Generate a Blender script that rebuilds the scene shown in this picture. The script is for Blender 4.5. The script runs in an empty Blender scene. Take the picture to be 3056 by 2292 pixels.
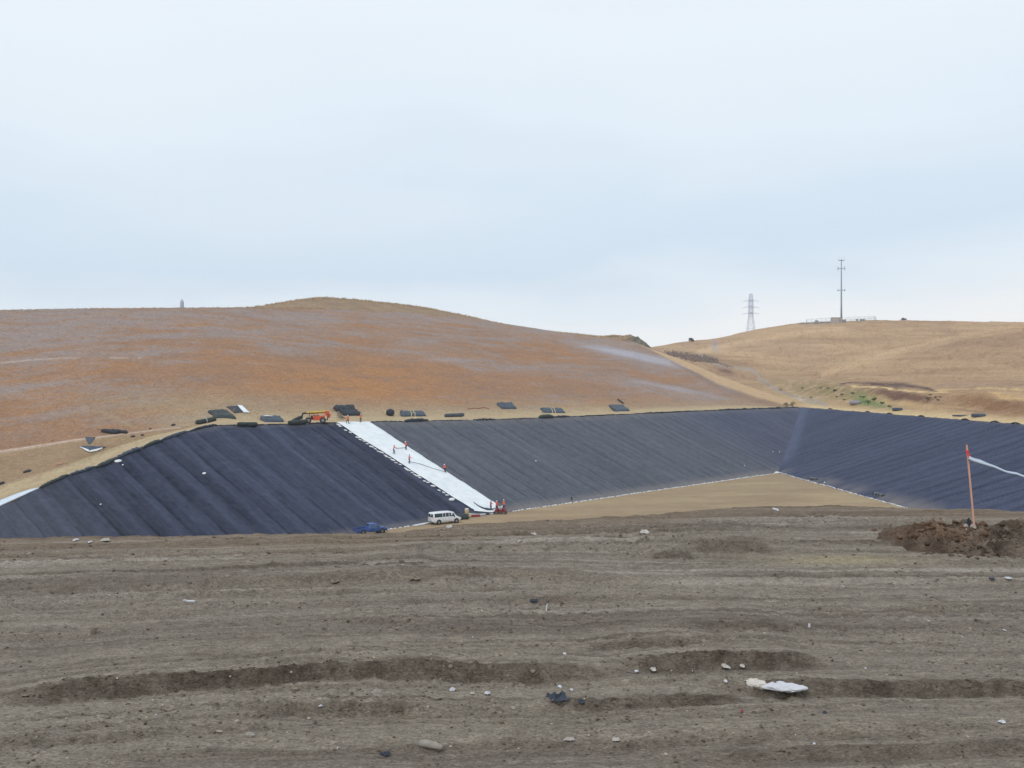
import bpy, math, random
import numpy as np
from mathutils import Vector, Matrix
from mathutils.bvhtree import BVHTree

# ------------------------------------------------------------------ camera, sky, sun, exposure
S = bpy.context.scene
COL = S.collection
F = 3000.0; CX, CY = 1528.0, 1146.0
cd = bpy.data.cameras.new('camera'); cam = bpy.data.objects.new('camera', cd); COL.objects.link(cam)
cd.sensor_width = 36.0; cd.lens = 36.0 * F / 3056.0; cd.clip_start = 0.1; cd.clip_end = 8000
cam.location = (0, 0, 0); cam.rotation_euler = (math.radians(90), 0, 0)
S.camera = cam
S.view_settings.view_transform = 'Standard'; S.view_settings.look = 'None'
S.view_settings.exposure = 0.0; S.view_settings.gamma = 1.0; S.view_settings.use_curve_mapping = False
S.render.engine = 'CYCLES'
S.cycles.volume_bounces = 2
S.cycles.max_bounces = 5

SUN_EL, SUN_AZ = 48.0, 215.0          # degrees; azimuth clockwise from +Y
w = bpy.data.worlds.new("World"); S.world = w; w.use_nodes = True
nt = w.node_tree; nt.nodes.clear()
N = nt.nodes.new; L = nt.links.new
out = N('ShaderNodeOutputWorld'); bgs = N('ShaderNodeBackground'); bgc = N('ShaderNodeBackground')
sky = N('ShaderNodeTexSky'); sky.sky_type = 'NISHITA'; sky.sun_disc = False
sky.sun_elevation = math.radians(SUN_EL); sky.sun_rotation = math.radians(SUN_AZ)
sky.air_density = 1.2; sky.dust_density = 2.0
L(sky.outputs[0], bgs.inputs[0]); bgs.inputs[1].default_value = 0.09
tc = N('ShaderNodeTexCoord'); sep = N('ShaderNodeSeparateXYZ'); L(tc.outputs['Generated'], sep.inputs[0])
mp = N('ShaderNodeMapping'); mp.inputs['Scale'].default_value = (1.0, 1.0, 3.2); mp.inputs['Rotation'].default_value = (0, math.radians(14), 0)
L(tc.outputs['Generated'], mp.inputs[0])
n1 = N('ShaderNodeTexNoise'); n1.inputs['Scale'].default_value = 1.5; n1.inputs['Detail'].default_value = 4.0; n1.inputs['Roughness'].default_value = .5
L(mp.outputs[0], n1.inputs['Vector'])
n2 = N('ShaderNodeTexNoise'); n2.inputs['Scale'].default_value = 3.5; n2.inputs['Detail'].default_value = 5.0; n2.inputs['Roughness'].default_value = .55
mp2 = N('ShaderNodeMapping'); mp2.inputs['Scale'].default_value = (1.0, 1.0, 5.0); mp2.inputs['Location'].default_value = (3.1, 1.7, .4)
L(tc.outputs['Generated'], mp2.inputs[0]); L(mp2.outputs[0], n2.inputs['Vector'])
# elevation + noise -> position in the cloud ramp
def mth(op, a, b=None, c=None, clamp=False):
    m = N('ShaderNodeMath'); m.operation = op; m.use_clamp = clamp
    for i, v in enumerate((a, b, c)):
        if v is None: continue
        if isinstance(v, (int, float)): m.inputs[i].default_value = v
        else: L(v, m.inputs[i])
    return m.outputs[0]
e1 = mth('SUBTRACT', n1.outputs['Fac'], .5); e2 = mth('SUBTRACT', n2.outputs['Fac'], .5)
zz = mth('ADD', sep.outputs['Z'], mth('MULTIPLY', e1, .30))
zz = mth('ADD', zz, mth('MULTIPLY', sep.outputs['X'], -.05))
zz = mth('ADD', zz, mth('MULTIPLY', e2, .05))
rp = N('ShaderNodeValToRGB'); L(zz, rp.inputs[0])
def sl(r, g, b, a=1.0):
    f = lambda c: ((c/255.0)/12.92 if c/255.0 <= .04045 else (((c/255.0)+.055)/1.055)**2.4)
    return (f(r), f(g), f(b), a)
stops = [(0.0, (253, 253, 255)), (.05, (248, 252, 255)), (.10, (232, 244, 254)), (.155, (213, 231, 248)), (.205, (218, 234, 249)), (.27, (231, 243, 253)), (.35, (238, 247, 254)), (.60, (230, 238, 248)), (1.0, (222, 231, 242))]
while len(rp.color_ramp.elements) < len(stops): rp.color_ramp.elements.new(.5)
for e, (p, c) in zip(rp.color_ramp.elements, stops):
    e.position = p; e.color = sl(*c)
for e, (p, c) in zip(rp.color_ramp.elements, stops): e.position = p
L(rp.outputs[0], bgc.inputs[0]); bgc.inputs[1].default_value = 1.04
mx = N('ShaderNodeMixShader'); mx.inputs[0].default_value = 0.93
L(bgs.outputs[0], mx.inputs[1]); L(bgc.outputs[0], mx.inputs[2]); L(mx.outputs[0], out.inputs[0])

sd = bpy.data.lights.new('sun', 'SUN'); sun = bpy.data.objects.new('sun', sd); COL.objects.link(sun)
sd.energy = 0.75; sd.angle = math.radians(14); sd.color = (1.0, .95, .87)
_az, _el = math.radians(SUN_AZ), math.radians(SUN_EL)
_sv = Vector((math.sin(_az)*math.cos(_el), math.cos(_az)*math.cos(_el), math.sin(_el)))
sun.rotation_euler = _sv.to_track_quat('Z', 'Y').to_euler(); sun.location = (0, -20, 60)

# ------------------------------------------------------------------ helpers
rnd = random.Random(7)
KA = 1.12                                  # photo sRGB -> albedo factor under this sky
def A(r, g, b, k=1.0):
    c = sl(r, g, b); return tuple(min(.92, v*KA*k) for v in c[:3]) + (1,)
def An(r, g, b, k=1.0): return np.array(A(r, g, b, k)[:3])

def P(px, py, s):                          # pixel + forward distance -> world point
    return Vector(((px-CX)/F*s, s, -(py-CY)/F*s))

def noise2(x, y, seed=0):
    xi = np.floor(x).astype(np.int64); yi = np.floor(y).astype(np.int64)
    fx = x-xi; fy = y-yi
    u = fx*fx*fx*(fx*(fx*6-15)+10); v = fy*fy*fy*(fy*(fy*6-15)+10)
    def h(a, b):
        n = (a*374761393 + b*668265263 + seed*974634777) & 0xffffffff
        n = ((n ^ (n >> 13))*1274126177) & 0xffffffff
        n = ((n ^ (n >> 15))*2246822519) & 0xffffffff
        return ((n ^ (n >> 16)) & 0xffffff)/float(0xffffff)
    return (h(xi, yi)*(1-u)+h(xi+1, yi)*u)*(1-v) + (h(xi, yi+1)*(1-u)+h(xi+1, yi+1)*u)*v
def fbm(x, y, o=4, seed=0, g=.5):
    t = 0; a = 1; n = 0
    for i in range(o):
        t = t + a*noise2(x*2.03**i+17.3*i, y*2.03**i-9.1*i, seed+i*13); n += a; a *= g
    return t/n
def ss(a, b, x):
    t = np.clip((x-a)/(b-a), 0, 1); return t*t*(3-2*t)

MATS = {}
def mat(name, col, rough=.8, metal=0.0, spec=.3, noise=0.0, nscale=8.0, bump=0.0, bscale=30.0, emit=None, coat=0.0):
    if name in MATS: return MATS[name]
    m = bpy.data.materials.new(name); m.use_nodes = True; t = m.node_tree
    b = t.nodes['Principled BSDF']
    b.inputs['Base Color'].default_value = col; b.inputs['Roughness'].default_value = rough
    b.inputs['Metallic'].default_value = metal; b.inputs['Specular IOR Level'].default_value = spec
    b.inputs['Coat Weight'].default_value = coat
    if noise > 0:
        tcx = t.nodes.new('ShaderNodeTexCoord')
        nn = t.nodes.new('ShaderNodeTexNoise'); nn.inputs['Scale'].default_value = nscale; nn.inputs['Detail'].default_value = 5
        t.links.new(tcx.outputs['Object'], nn.inputs['Vector'])
        r = t.nodes.new('ShaderNodeValToRGB'); t.links.new(nn.outputs['Fac'], r.inputs[0])
        r.color_ramp.elements[0].position = .3; r.color_ramp.elements[1].position = .7
        r.color_ramp.elements[0].color = tuple(c*(1-noise) for c in col[:3])+(1,)
        r.color_ramp.elements[1].color = tuple(min(.95, c*(1+noise)) for c in col[:3])+(1,)
        t.links.new(r.outputs[0], b.inputs['Base Color'])
    if bump > 0:
        tcx = t.nodes.new('ShaderNodeTexCoord')
        nn = t.nodes.new('ShaderNodeTexNoise'); nn.inputs['Scale'].default_value = bscale; nn.inputs['Detail'].default_value = 4
        t.links.new(tcx.outputs['Object'], nn.inputs['Vector'])
        bp = t.nodes.new('ShaderNodeBump'); bp.inputs['Strength'].default_value = 1.0; bp.inputs['Distance'].default_value = bump
        t.links.new(nn.outputs['Fac'], bp.inputs['Height']); t.links.new(bp.outputs[0], b.inputs['Normal'])
    MATS[name] = m
    return m

def terrain_mat(name, scales, amps, map_scale=(1, 1, 1), bump=0.05, bscale=2.0, rough=1.0, spec=.1, rot=0.0):
    """base colour attribute 'Col' times two octaves of world-space noise"""
    m = bpy.data.materials.new(name); m.use_nodes = True; t = m.node_tree; b = t.nodes['Principled BSDF']
    b.inputs['Roughness'].default_value = rough; b.inputs['Specular IOR Level'].default_value = spec
    at = t.nodes.new('ShaderNodeAttribute'); at.attribute_name = 'Col'
    tcx = t.nodes.new('ShaderNodeTexCoord'); mpx = t.nodes.new('ShaderNodeMapping'); mpx.inputs['Scale'].default_value = map_scale
    mpx.inputs['Rotation'].default_value = (0, 0, rot)
    t.links.new(tcx.outputs['Object'], mpx.inputs[0])
    cur = at.outputs['Color']
    for sc, am in zip(scales, amps):
        nn = t.nodes.new('ShaderNodeTexNoise'); nn.inputs['Scale'].default_value = sc; nn.inputs['Detail'].default_value = 4; nn.inputs['Roughness'].default_value = .6
        t.links.new(mpx.outputs[0], nn.inputs['Vector'])
        mr = t.nodes.new('ShaderNodeMapRange'); mr.inputs[1].default_value = .3; mr.inputs[2].default_value = .7
        mr.inputs[3].default_value = 1-am; mr.inputs[4].default_value = 1+am
        t.links.new(nn.outputs['Fac'], mr.inputs[0])
        mm = t.nodes.new('ShaderNodeVectorMath'); mm.operation = 'SCALE'
        t.links.new(cur, mm.inputs[0]); t.links.new(mr.outputs[0], mm.inputs['Scale']); cur = mm.outputs[0]
    t.links.new(cur, b.inputs['Base Color'])
    if bump > 0:
        nn = t.nodes.new('ShaderNodeTexNoise'); nn.inputs['Scale'].default_value = bscale; nn.inputs['Detail'].default_value = 5
        t.links.new(mpx.outputs[0], nn.inputs['Vector'])
        bp = t.nodes.new('ShaderNodeBump'); bp.inputs['Distance'].default_value = bump
        t.links.new(nn.outputs['Fac'], bp.inputs['Height']); t.links.new(bp.outputs[0], b.inputs['Normal'])
    return m

def tag(o, label=None, cat=None, group=None, kind=None):
    if label: o['label'] = label
    if cat: o['category'] = cat
    if group: o['group'] = group
    if kind: o['kind'] = kind
    return o

def sheet(name, V, m, col=None, smooth=True, uv=None):
    nr, nc = V.shape[:2]
    me = bpy.data.meshes.new(name)
    idx = np.arange(nr*nc).reshape(nr, nc)
    q = np.stack([idx[:-1, :-1], idx[:-1, 1:], idx[1:, 1:], idx[1:, :-1]], -1).reshape(-1, 4)
    me.vertices.add(nr*nc); me.vertices.foreach_set('co', V.reshape(-1).astype(np.float32))
    me.loops.add(q.size); me.loops.foreach_set('vertex_index', q.reshape(-1).astype(np.int32))
    me.polygons.add(len(q)); me.polygons.foreach_set('loop_start', (np.arange(len(q))*4).astype(np.int32))
    me.polygons.foreach_set('use_smooth', np.full(len(q), smooth))
    me.update(calc_edges=True); me.validate()
    if col is not None:
        a = me.color_attributes.new('Col', 'FLOAT_COLOR', 'POINT')
        c4 = np.ones((nr*nc, 4), np.float32); c4[:, :3] = col.reshape(-1, 3); a.data.foreach_set('color', c4.reshape(-1))
    me.materials.append(m)
    o = bpy.data.objects.new(name, me); COL.objects.link(o)
    return o

def bvh_of(o, mw=None):
    me = o.data
    vs = [v.co.copy() for v in me.vertices]; ps = [tuple(p.vertices) for p in me.polygons]
    return BVHTree.FromPolygons(vs, ps)

class MB:
    """collects shapes, then links them as ONE mesh"""
    def __init__(s): s.v = []; s.f = []
    def add(s, vs, fs):
        n = len(s.v); s.v += [Vector(v) for v in vs]; s.f += [tuple(i+n for i in f) for f in fs]; return s
    def box(s, c, d, R=None):
        c = Vector(c); vs = []
        for z in (-.5, .5):
            for y in (-.5, .5):
                for x in (-.5, .5):
                    p = Vector((x*d[0], y*d[1], z*d[2]))
                    if R: p = R @ p
                    vs.append(c+p)
        return s.add(vs, [(0, 2, 3, 1), (4, 5, 7, 6), (0, 1, 5, 4), (2, 6, 7, 3), (0, 4, 6, 2), (1, 3, 7, 5)])
    def tube(s, pts, rad, n=8, caps=True, flat=1.0):
        pts = [Vector(p) for p in pts]
        if not isinstance(rad, (list, tuple)): rad = [rad]*len(pts)
        vs = []; fs = []
        up = None
        for i, p in enumerate(pts):
            d = (pts[min(i+1, len(pts)-1)]-pts[max(i-1, 0)]).normalized()
            if up is None: up = Vector((0, 0, 1)) if abs(d.z) < .9 else Vector((0, 1, 0))
            a = d.cross(up)
            if a.length < 1e-4: a = d.cross(Vector((1, 0, 0)))
            a.normalize(); b = a.cross(d).normalized(); up = b
            for k in range(n):
                t = 2*math.pi*k/n
                vs.append(p + a*math.cos(t)*rad[i] + b*math.sin(t)*rad[i]*flat)
        for i in range(len(pts)-1):
            for k in range(n):
                fs.append((i*n+k, i*n+(k+1) % n, (i+1)*n+(k+1) % n, (i+1)*n+k))
        if caps:
            fs.append(tuple(range(n-1, -1, -1))); fs.append(tuple((len(pts)-1)*n+k for k in range(n)))
        return s.add(vs, fs)
    def rings(s, rs, caps=True):              # rs: list of lists of points (same count)
        n = len(rs[0]); vs = [p for r in rs for p in r]; fs = []
        for i in range(len(rs)-1):
            for k in range(n): fs.append((i*n+k, i*n+(k+1) % n, (i+1)*n+(k+1) % n, (i+1)*n+k))
        if caps: fs.append(tuple(range(n-1, -1, -1))); fs.append(tuple((len(rs)-1)*n+k for k in range(n)))
        return s.add(vs, fs)
    def lathe(s, prof, c, axis='X', n=18):    # prof: (offset along axis, radius)
        rs = []
        for o, r in prof:
            ring = []
            for k in range(n):
                t = 2*math.pi*k/n; a, b = math.cos(t)*r, math.sin(t)*r
                p = {'X': (o, a, b), 'Y': (b, o, a), 'Z': (a, b, o)}[axis]
                ring.append(Vector(c)+Vector(p))
            rs.append(ring)
        return s.rings(rs)
    def ell(s, c, r, n=10, m=7, jit=0.0, rg=None, R=None):
        vs = [];  fs = []
        c = Vector(c)
        for i in range(m+1):
            ph = math.pi*i/m
            for k in range(n):
                t = 2*math.pi*k/n
                j = 1 + (rg.uniform(-jit, jit) if jit else 0)
                p = Vector((r[0]*math.sin(ph)*math.cos(t)*j, r[1]*math.sin(ph)*math.sin(t)*j, r[2]*math.cos(ph)*j))
                if R: p = R @ p
                vs.append(c+p)
        for i in range(m):
            for k in range(n): fs.append((i*n+k, (i+1)*n+k, (i+1)*n+(k+1) % n, i*n+(k+1) % n))
        return s.add(vs, fs)
    def xf(s, M):
        s.v = [M @ v for v in s.v]; return s
    def build(s, name, m, parent=None, smooth=False, bevel=0.0):
        me = bpy.data.meshes.new(name); me.from_pydata([tuple(v) for v in s.v], [], s.f); me.materials.append(m); me.update()
        if smooth: me.polygons.foreach_set('use_smooth', np.ones(len(me.polygons), bool))
        o = bpy.data.objects.new(name, me); COL.objects.link(o)
        if parent: o.parent = parent
        if bevel:
            b = o.modifiers.new('bevel', 'BEVEL'); b.width = bevel; b.segments = 2; b.limit_method = 'ANGLE'
        return o

def empty(name, M=None):
    o = bpy.data.objects.new(name, None); COL.objects.link(o); o.empty_display_size = .2
    if M is not None: o.matrix_world = M
    return o
def copy_tree(o, parent=None):
    c = o.copy(); COL.objects.link(c); c.parent = parent
    for ch in list(o.children): copy_tree(ch, c)
    return c

# ------------------------------------------------------------------ geometry of the place
P0 = np.array([-21.3, 168.7]); E = np.array([.66, .75]); E = E/np.linalg.norm(E); NV = np.array([-E[1], E[0]])
NP0 = NV @ P0
ZF = -24.4; SL = 0.42; VT = 38.0
def uv_of(x, y): return (x-P0[0])*E[0]+(y-P0[1])*E[1], (x-P0[0])*NV[0]+(y-P0[1])*NV[1]
def xy_of(u, v): return P0[0]+u*E[0]+v*NV[0], P0[1]+u*E[1]+v*NV[1]
def wallray(px, py):                       # meet the plane of the left slope
    tx, ty = (px-CX)/F, (py-CY)/F; k = NV[0]*tx+NV[1]
    return (-ZF + SL*NP0)/(ty + SL*k) if False else (NP0*SL - ZF)/(SL*k + ty)
# top edge of the liner in pixels
TX = np.array([-400, -200, 0, 114, 197, 283, 407, 484, 566, 610, 639, 708, 760, 1000, 1250, 1500, 1800, 2050, 2250, 2391.])
TY = np.array([1690, 1610, 1512, 1460, 1422, 1395, 1343, 1312, 1288, 1276, 1270, 1270, 1269.5, 1262, 1257, 1252, 1240, 1228, 1220.5, 1216.])
def T_at(px):
    py = np.interp(px, TX, TY); tx, ty = (px-CX)/F, (py-CY)/F; k = NV[0]*tx+NV[1]
    s1 = (NP0+VT)/k; s2 = (NP0*SL - ZF)/(SL*k + ty)
    f = ss(560, 660, px); s = s2*(1-f)+s1*f
    return np.stack([tx*s, s, -ty*s], -1)
C0 = np.array([73.0, 275.9]); u_c0, _ = uv_of(*C0)
C1 = np.array([107.0, 372.0]); u_c1, v_c1 = uv_of(*C1)

def liner_noise(V, amp, seed):
    return (fbm(V[..., 0]*.35, V[..., 1]*.35, 3, seed)-.5)*amp

def wall_cols(xs, nr):
    T = T_at(xs)
    u, vt = uv_of(T[:, 0], T[:, 1])
    vb = np.where(u > u_c0, (u-u_c0)/(u_c1-u_c0)*v_c1, 0.0); vb = np.minimum(vb, vt-.02)
    V = np.zeros((nr, len(xs), 3)); UU = np.zeros((nr, len(xs))); VV = np.zeros((nr, len(xs)))
    for i in range(nr):
        t = i/(nr-1); v = vb*(1-t)+vt*t
        x, y = xy_of(u, v)
        V[i, :, 0] = x; V[i, :, 1] = y; V[i, :, 2] = ZF + (T[:, 2]-ZF)*v/vt
        UU[i] = u; VV[i] = v
    return V, UU, VV
PW = 4.35                                   # panel width
def wall_relief(UU, VV, k=1.0):
    ph = UU/PW
    fr = ph-np.floor(ph)
    bulge = np.sin(math.pi*fr)*.11
    flap = -ss(.0, .06, fr)*0.05
    r = bulge*k + flap*k + (fbm(UU*.25, VV*.25, 3, 5)-.5)*.35*k
    return r*ss(0, 2.5, VV)*.9
NRM3 = np.array([-NV[0]*SL, -NV[1]*SL, 1.0]); NRM3 = NRM3/np.linalg.norm(NRM3)

# --- stretched liner material colour
def liner_col(UU, VV, base_d, base_l, dust, seed, stripe=1.0, pw=PW, band=.30, dark=.0):
    ph = UU/pw; idx = np.floor(ph); fr = ph-idx
    pv = noise2(idx+.5, idx*0+.5, seed)
    t = .36 + .35*(pv-.5)*stripe
    # broad soft bands: one half of each panel lighter than the other
    wob = (fbm(UU*.15, VV*.05, 2, seed+3)-.5)*.15 + (noise2(idx+.5, idx*0+3.5, seed+1)-.5)*.35
    t = t + stripe*band*(np.sin((fr+wob)*2*math.pi)*.5) + .25*(fbm(UU*.8, VV*.10, 4, seed+9)-.5) + .55*(fbm(UU*2.6, VV*.06, 3, seed+15, .7)-.5)*stripe + .5*(fbm(UU*1.3, VV*1.1, 4, seed+11, .7)-.5)
    seam = np.exp(-((fr-.5-.46*np.sign(fr-.5))/.035)**2)
    t = t + seam*.26*(noise2(UU*.1, VV*.35, seed+21)-.25)*stripe
    dl = np.exp(-((fr-.5)/.045)**2)*ss(.3, .6, fbm(UU*.02+idx, VV*.12, 2, seed+31))
    t = t - dl*dark
    t = np.clip(t, -.25, 1)[..., None]
    c = base_d*(1-t)+base_l*t
    d = np.clip(dust, 0, 1)[..., None]
    return c*(1-d)+An(140, 134, 128)*d

M_liner = terrain_mat('geotextile', (1.1, 5.0), (.09, .12), (1, 1, 1), bump=.05, bscale=1.5, rough=.9, spec=.15)

# left dark part, up to the white strip; right grey part after it
u_split = 26.0
def x_for_u(uu):
    xs = np.linspace(900, 1300, 801); T = T_at(xs); u, _ = uv_of(T[:, 0], T[:, 1]); return np.interp(uu, u, xs)
xsplit = float(x_for_u(u_split))
xsL = np.linspace(-400, xsplit, 460); V, UU, VV = wall_cols(xsL, 200)
V2 = V + NRM3*wall_relief(UU, VV)[..., None]
dust = .35*ss(2.2, 0, VV) + .18*ss(36, 38, VV) + .12*ss(-30, -60, UU)
wallL = sheet('liner_slope', V2, M_liner, liner_col(UU, VV, An(38, 44, 60), An(78, 85, 105), dust, 3, pw=5.0, stripe=1.0, band=.26, dark=.45))
tag(wallL, 'dark navy-black striped liner covering the slope left of the white strip', 'liner')
xsR = np.linspace(xsplit, 2391, 620); V, UU, VV = wall_cols(xsR, 200)
V2 = V + NRM3*wall_relief(UU, VV)[..., None]*np.where(UU[..., None] > u_c0, .6, 1.0)
fz = ss(130, 170, UU)
dust = .45*ss(3.2, 0.3, VV)*(1-fz) + .20*ss(34, 38, VV) + .10*(fbm(UU*.2, VV*.2, 3, 77)-.4)
base_d = An(66, 70, 80)*(1-fz[..., None])+An(58, 64, 82)*fz[..., None]
base_l = An(107, 111, 120)*(1-fz[..., None])+An(97, 103, 121)*fz[..., None]
wallR = sheet('liner_slope', V2, M_liner, liner_col(UU, VV, base_d, base_l, dust, 31, stripe=.7, band=.16, dark=.55))
tag(wallR, 'dusty grey striped liner covering the slope right of the white strip', 'liner')

# far right wall: base X ~73..82, top X 107, seams skewed
Yc = np.concatenate([np.linspace(95, 275.9, 330), np.linspace(276.5, 372, 110)])
nr = 170
V = np.zeros((nr, len(Yc), 3))
bx = np.interp(Yc, [95, 198, 275.9, 372], [83, 77.4, 73.0, 106.9]); bz = np.interp(Yc, [95, 275.9, 372], [ZF, ZF, -8.62])
for i in range(nr):
    t = i/(nr-1)
    V[i, :, 0] = bx*(1-t)+107*t; V[i, :, 1] = Yc; V[i, :, 2] = bz*(1-t)+(-8.58)*t
UU = V[..., 1] + .9*(V[..., 0]-73); VV = (V[..., 0]-73)
fr = UU/5.2-np.floor(UU/5.2)
vshow = V.copy(); vshow[..., 2] += (np.sin(math.pi*fr)*.13 + (fbm(UU*.2, VV*.3, 3, 8)-.5)*.3)*ss(0, 3, V[..., 0]-bx)
frontd = ss(4.5, .5, V[..., 0]-bx)*(V[..., 1] < 276)
dust = .5*frontd*ss(.3, .7, fbm(V[..., 1]*.12, V[..., 0]*.1, 3, 4)) + .15*ss(106, 107, V[..., 0])
# pale dusty streak along the valley corner
tv = (V[..., 1]-275.9)/96.1
edge = (V[..., 0]-np.interp(V[..., 1], [95, 198, 275.9, 372], [83, 77.4, 73.0, 106.9]))
c = liner_col(UU, VV, An(48, 55, 75), An(84, 92, 115), dust, 57, stripe=.75, pw=5.2, band=.34, dark=.45)
val = (.34*np.exp(-(np.abs(edge-1.2)/2.6)**3)*ss(277, 290, V[..., 1])*(.5+.9*(fbm(V[..., 1]*.1, edge*.3, 3, 6)-.2)))[..., None]
c = c*(1-val)+An(112, 120, 148)*val
wallF = sheet('liner_slope', vshow, M_liner, c)
tag(wallF, 'blue-black liner on the far right slope behind the wooden stake', 'liner')

# ------------------------------------------------------------------ basin floor
M_floor = terrain_mat('floor_soil', (.35, 3.0), (.07, .10), (1, 1, 1), bump=.06, bscale=2.5)
fx = np.linspace(-110, 100, 260); fy = np.concatenate([np.linspace(30, 150, 60), np.linspace(151, 290, 260)])
X, Y = np.meshgrid(fx, fy)
# clip floor under the walls: keep it low there
u, v = uv_of(X, Y)
z = ZF-.02 + (fbm(X*.1, Y*.1, 3, 1)-.5)*.12 - ss(.2, 3, v)*4 - ss(.5, 4, X-np.interp(Y, [95, 198, 275.9], [83, 77.4, 73.0]))*4
trk = fbm(X*.05+Y*.02, (Y-.25*X)*.22, 4, 44)
t = np.clip(trk*1.6-.3, 0, 1)[..., None]
c = An(146, 127, 103)*(1-t)+An(165, 146, 116)*t
floor = sheet('basin_floor', np.stack([X, Y, z], -1), M_floor, c); tag(floor, kind='structure')

# ------------------------------------------------------------------ the big grass hill behind the bench
def sm(a, k=9):
    kk = np.hanning(k+2)[1:-1]; kk /= kk.sum(); return np.convolve(np.pad(a, k//2, mode='edge'), kk, 'valid')
xs = np.concatenate([np.linspace(-500, -10, 60), np.linspace(-5, 2391, 980)])
T = T_at(xs); tx = (xs-CX)/F; k = NV[0]*tx+NV[1]
# road outer edge
Ry = np.interp(xs, [-500, -200, 0, 173, 311, 449, 553, 604, 639], [1640, 1560, 1471, 1416, 1353, 1305, 1281, 1267, 1256])
zR = T[:, 2]+.25; sR1 = -zR/((Ry-CY)/F); sR2 = (NP0+VT+6.0)/k
f = ss(590, 680, xs); sR = sR1*(1-f)+sR2*f
Rr = np.stack([tx*sR, sR, np.where(xs < 639, zR, T[:, 2]+.2)], -1)
Rr[:, 2] = zR*(1-f)+(T[:, 2]+.2)*f
pinch = 1-ss(2150, 2385, xs)
# toe / ditch
Dy = np.interp(xs, [-500, -300, 0, 69, 207, 345, 484, 560], [1400, 1378, 1346, 1336, 1315, 1298, 1281, 1271])
sD1 = np.interp(xs, [-500, 0, 300, 560, 700, 800], [166, 178, 187, 197.5, 206, 213]); sD2 = (NP0+VT+ (3+11*pinch))/k
f = ss(540, 700, xs); sD = sD1*(1-f)+sD2*f
sD = sm(sD, 61); zD1 = -(Dy-CY)/F*sD; zD2 = T[:, 2]+.15+.45*pinch
D = np.stack([tx*sD, sD, zD1*(1-f)+zD2*f], -1)
# crest
Cx = np.array([-500, 0, 300, 780, 1000, 1200, 1400, 1600, 1720, 1800, 1890, 1948, 2027, 2084, 2141, 2254, 2368, 2391])
Cyv = np.array([928, 925, 920, 917, 922, 931, 950, 980, 1000, 1010, 1020, 1043, 1071, 1094, 1119, 1161, 1199, 1209.])
Cy = np.interp(xs, Cx, Cyv); ty = (Cy-CY)/F
nD = NV[0]*D[:, 0]+NV[1]*D[:, 1]
sC = (.3*nD - D[:, 2])/(.3*k + ty); sC = sm(sm(np.interp(xs, xs[::40], sC[::40]), 161), 81)
Cc = np.stack([tx*sC, sC, -ty*sC], -1)
rows = []
def lerp(a, b, n, ease=None, end=False):
    for i in range(n+(1 if end else 0)):
        t = i/n; rows.append(a*(1-t)+b*t)
lerp(T, Rr, 6); lerp(Rr, D, 10)
nface = 220
conc = 1.6
for i in range(nface):
    t = i/nface; p = D*(1-t)+Cc*t
    p = p.copy(); p[:, 2] -= conc*np.sin(math.pi*min(1, t*1.0))*np.exp(-t*4)*1.6 * pinch   # concave toe
    rows.append(p)
lerp(Cc, Cc, 1)
B1 = Cc.copy(); B1[:, 0] *= (sC+12)/sC; B1[:, 1] += 12; B1[:, 2] += 12*.02 - ss(1950, 2030, xs)*3.5
B2 = Cc.copy(); B2[:, 0] *= (sC+60)/sC; B2[:, 1] += 60; B2[:, 2] -= 4 + ss(1900, 2030, xs)*12
B3 = Cc.copy(); B3[:, 0] *= (sC+300)/sC; B3[:, 1] += 300; B3[:, 2] -= 30
lerp(Cc, B1, 4); lerp(B1, B2, 6); lerp(B2, B3, 8, end=True)
V = np.array(rows); NRW = V.shape[0]
fi = np.clip((np.arange(NRW)-16)/nface, 0, 1)[:, None]*np.ones((1, len(xs)))      # 0 toe..1 crest
pxx = V[..., 0]/V[..., 1]*F+CX; pyy = -V[..., 2]/V[..., 1]*F+CY
u, v = uv_of(V[..., 0], V[..., 1])
face = (np.arange(NRW)[:, None] >= 16)*(np.arange(NRW)[:, None] <= 16+nface)
amp = np.sin(math.pi*np.clip(fi, 0, 1))**.5*face
V[..., 2] += amp*((fbm(u*.03, v*.05, 4, 2)-.5)*1.8*pinch[None, :] + (fbm(u*.4, v*.4, 3, 12)-.5)*.25)
V[..., 2] += ((np.arange(NRW)[:, None] < 16)*(np.arange(NRW)[:, None] > 0))*((fbm(u*.3, v*.5, 3, 22)-.5)*.14)
# colours
org1 = An(148, 118, 96); org2 = An(166, 122, 84); grey = An(146, 138, 136); tan = An(164, 146, 119); brn = An(138, 112, 90)
st = fbm(u*.045+v*.02, v*.16, 5, 71, .6); st2 = fbm(u*.12, v*.35+u*.04, 4, 91, .6)
g = np.clip((st-.44)*2.0 + (fi-.42)*.8 + (st2-.5)*1.5 + .38*(1-ss(0, 1000, pxx)) + .8*(fbm(u*.5, v*.9, 4, 97, .65)-.5), 0, 1)
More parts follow.
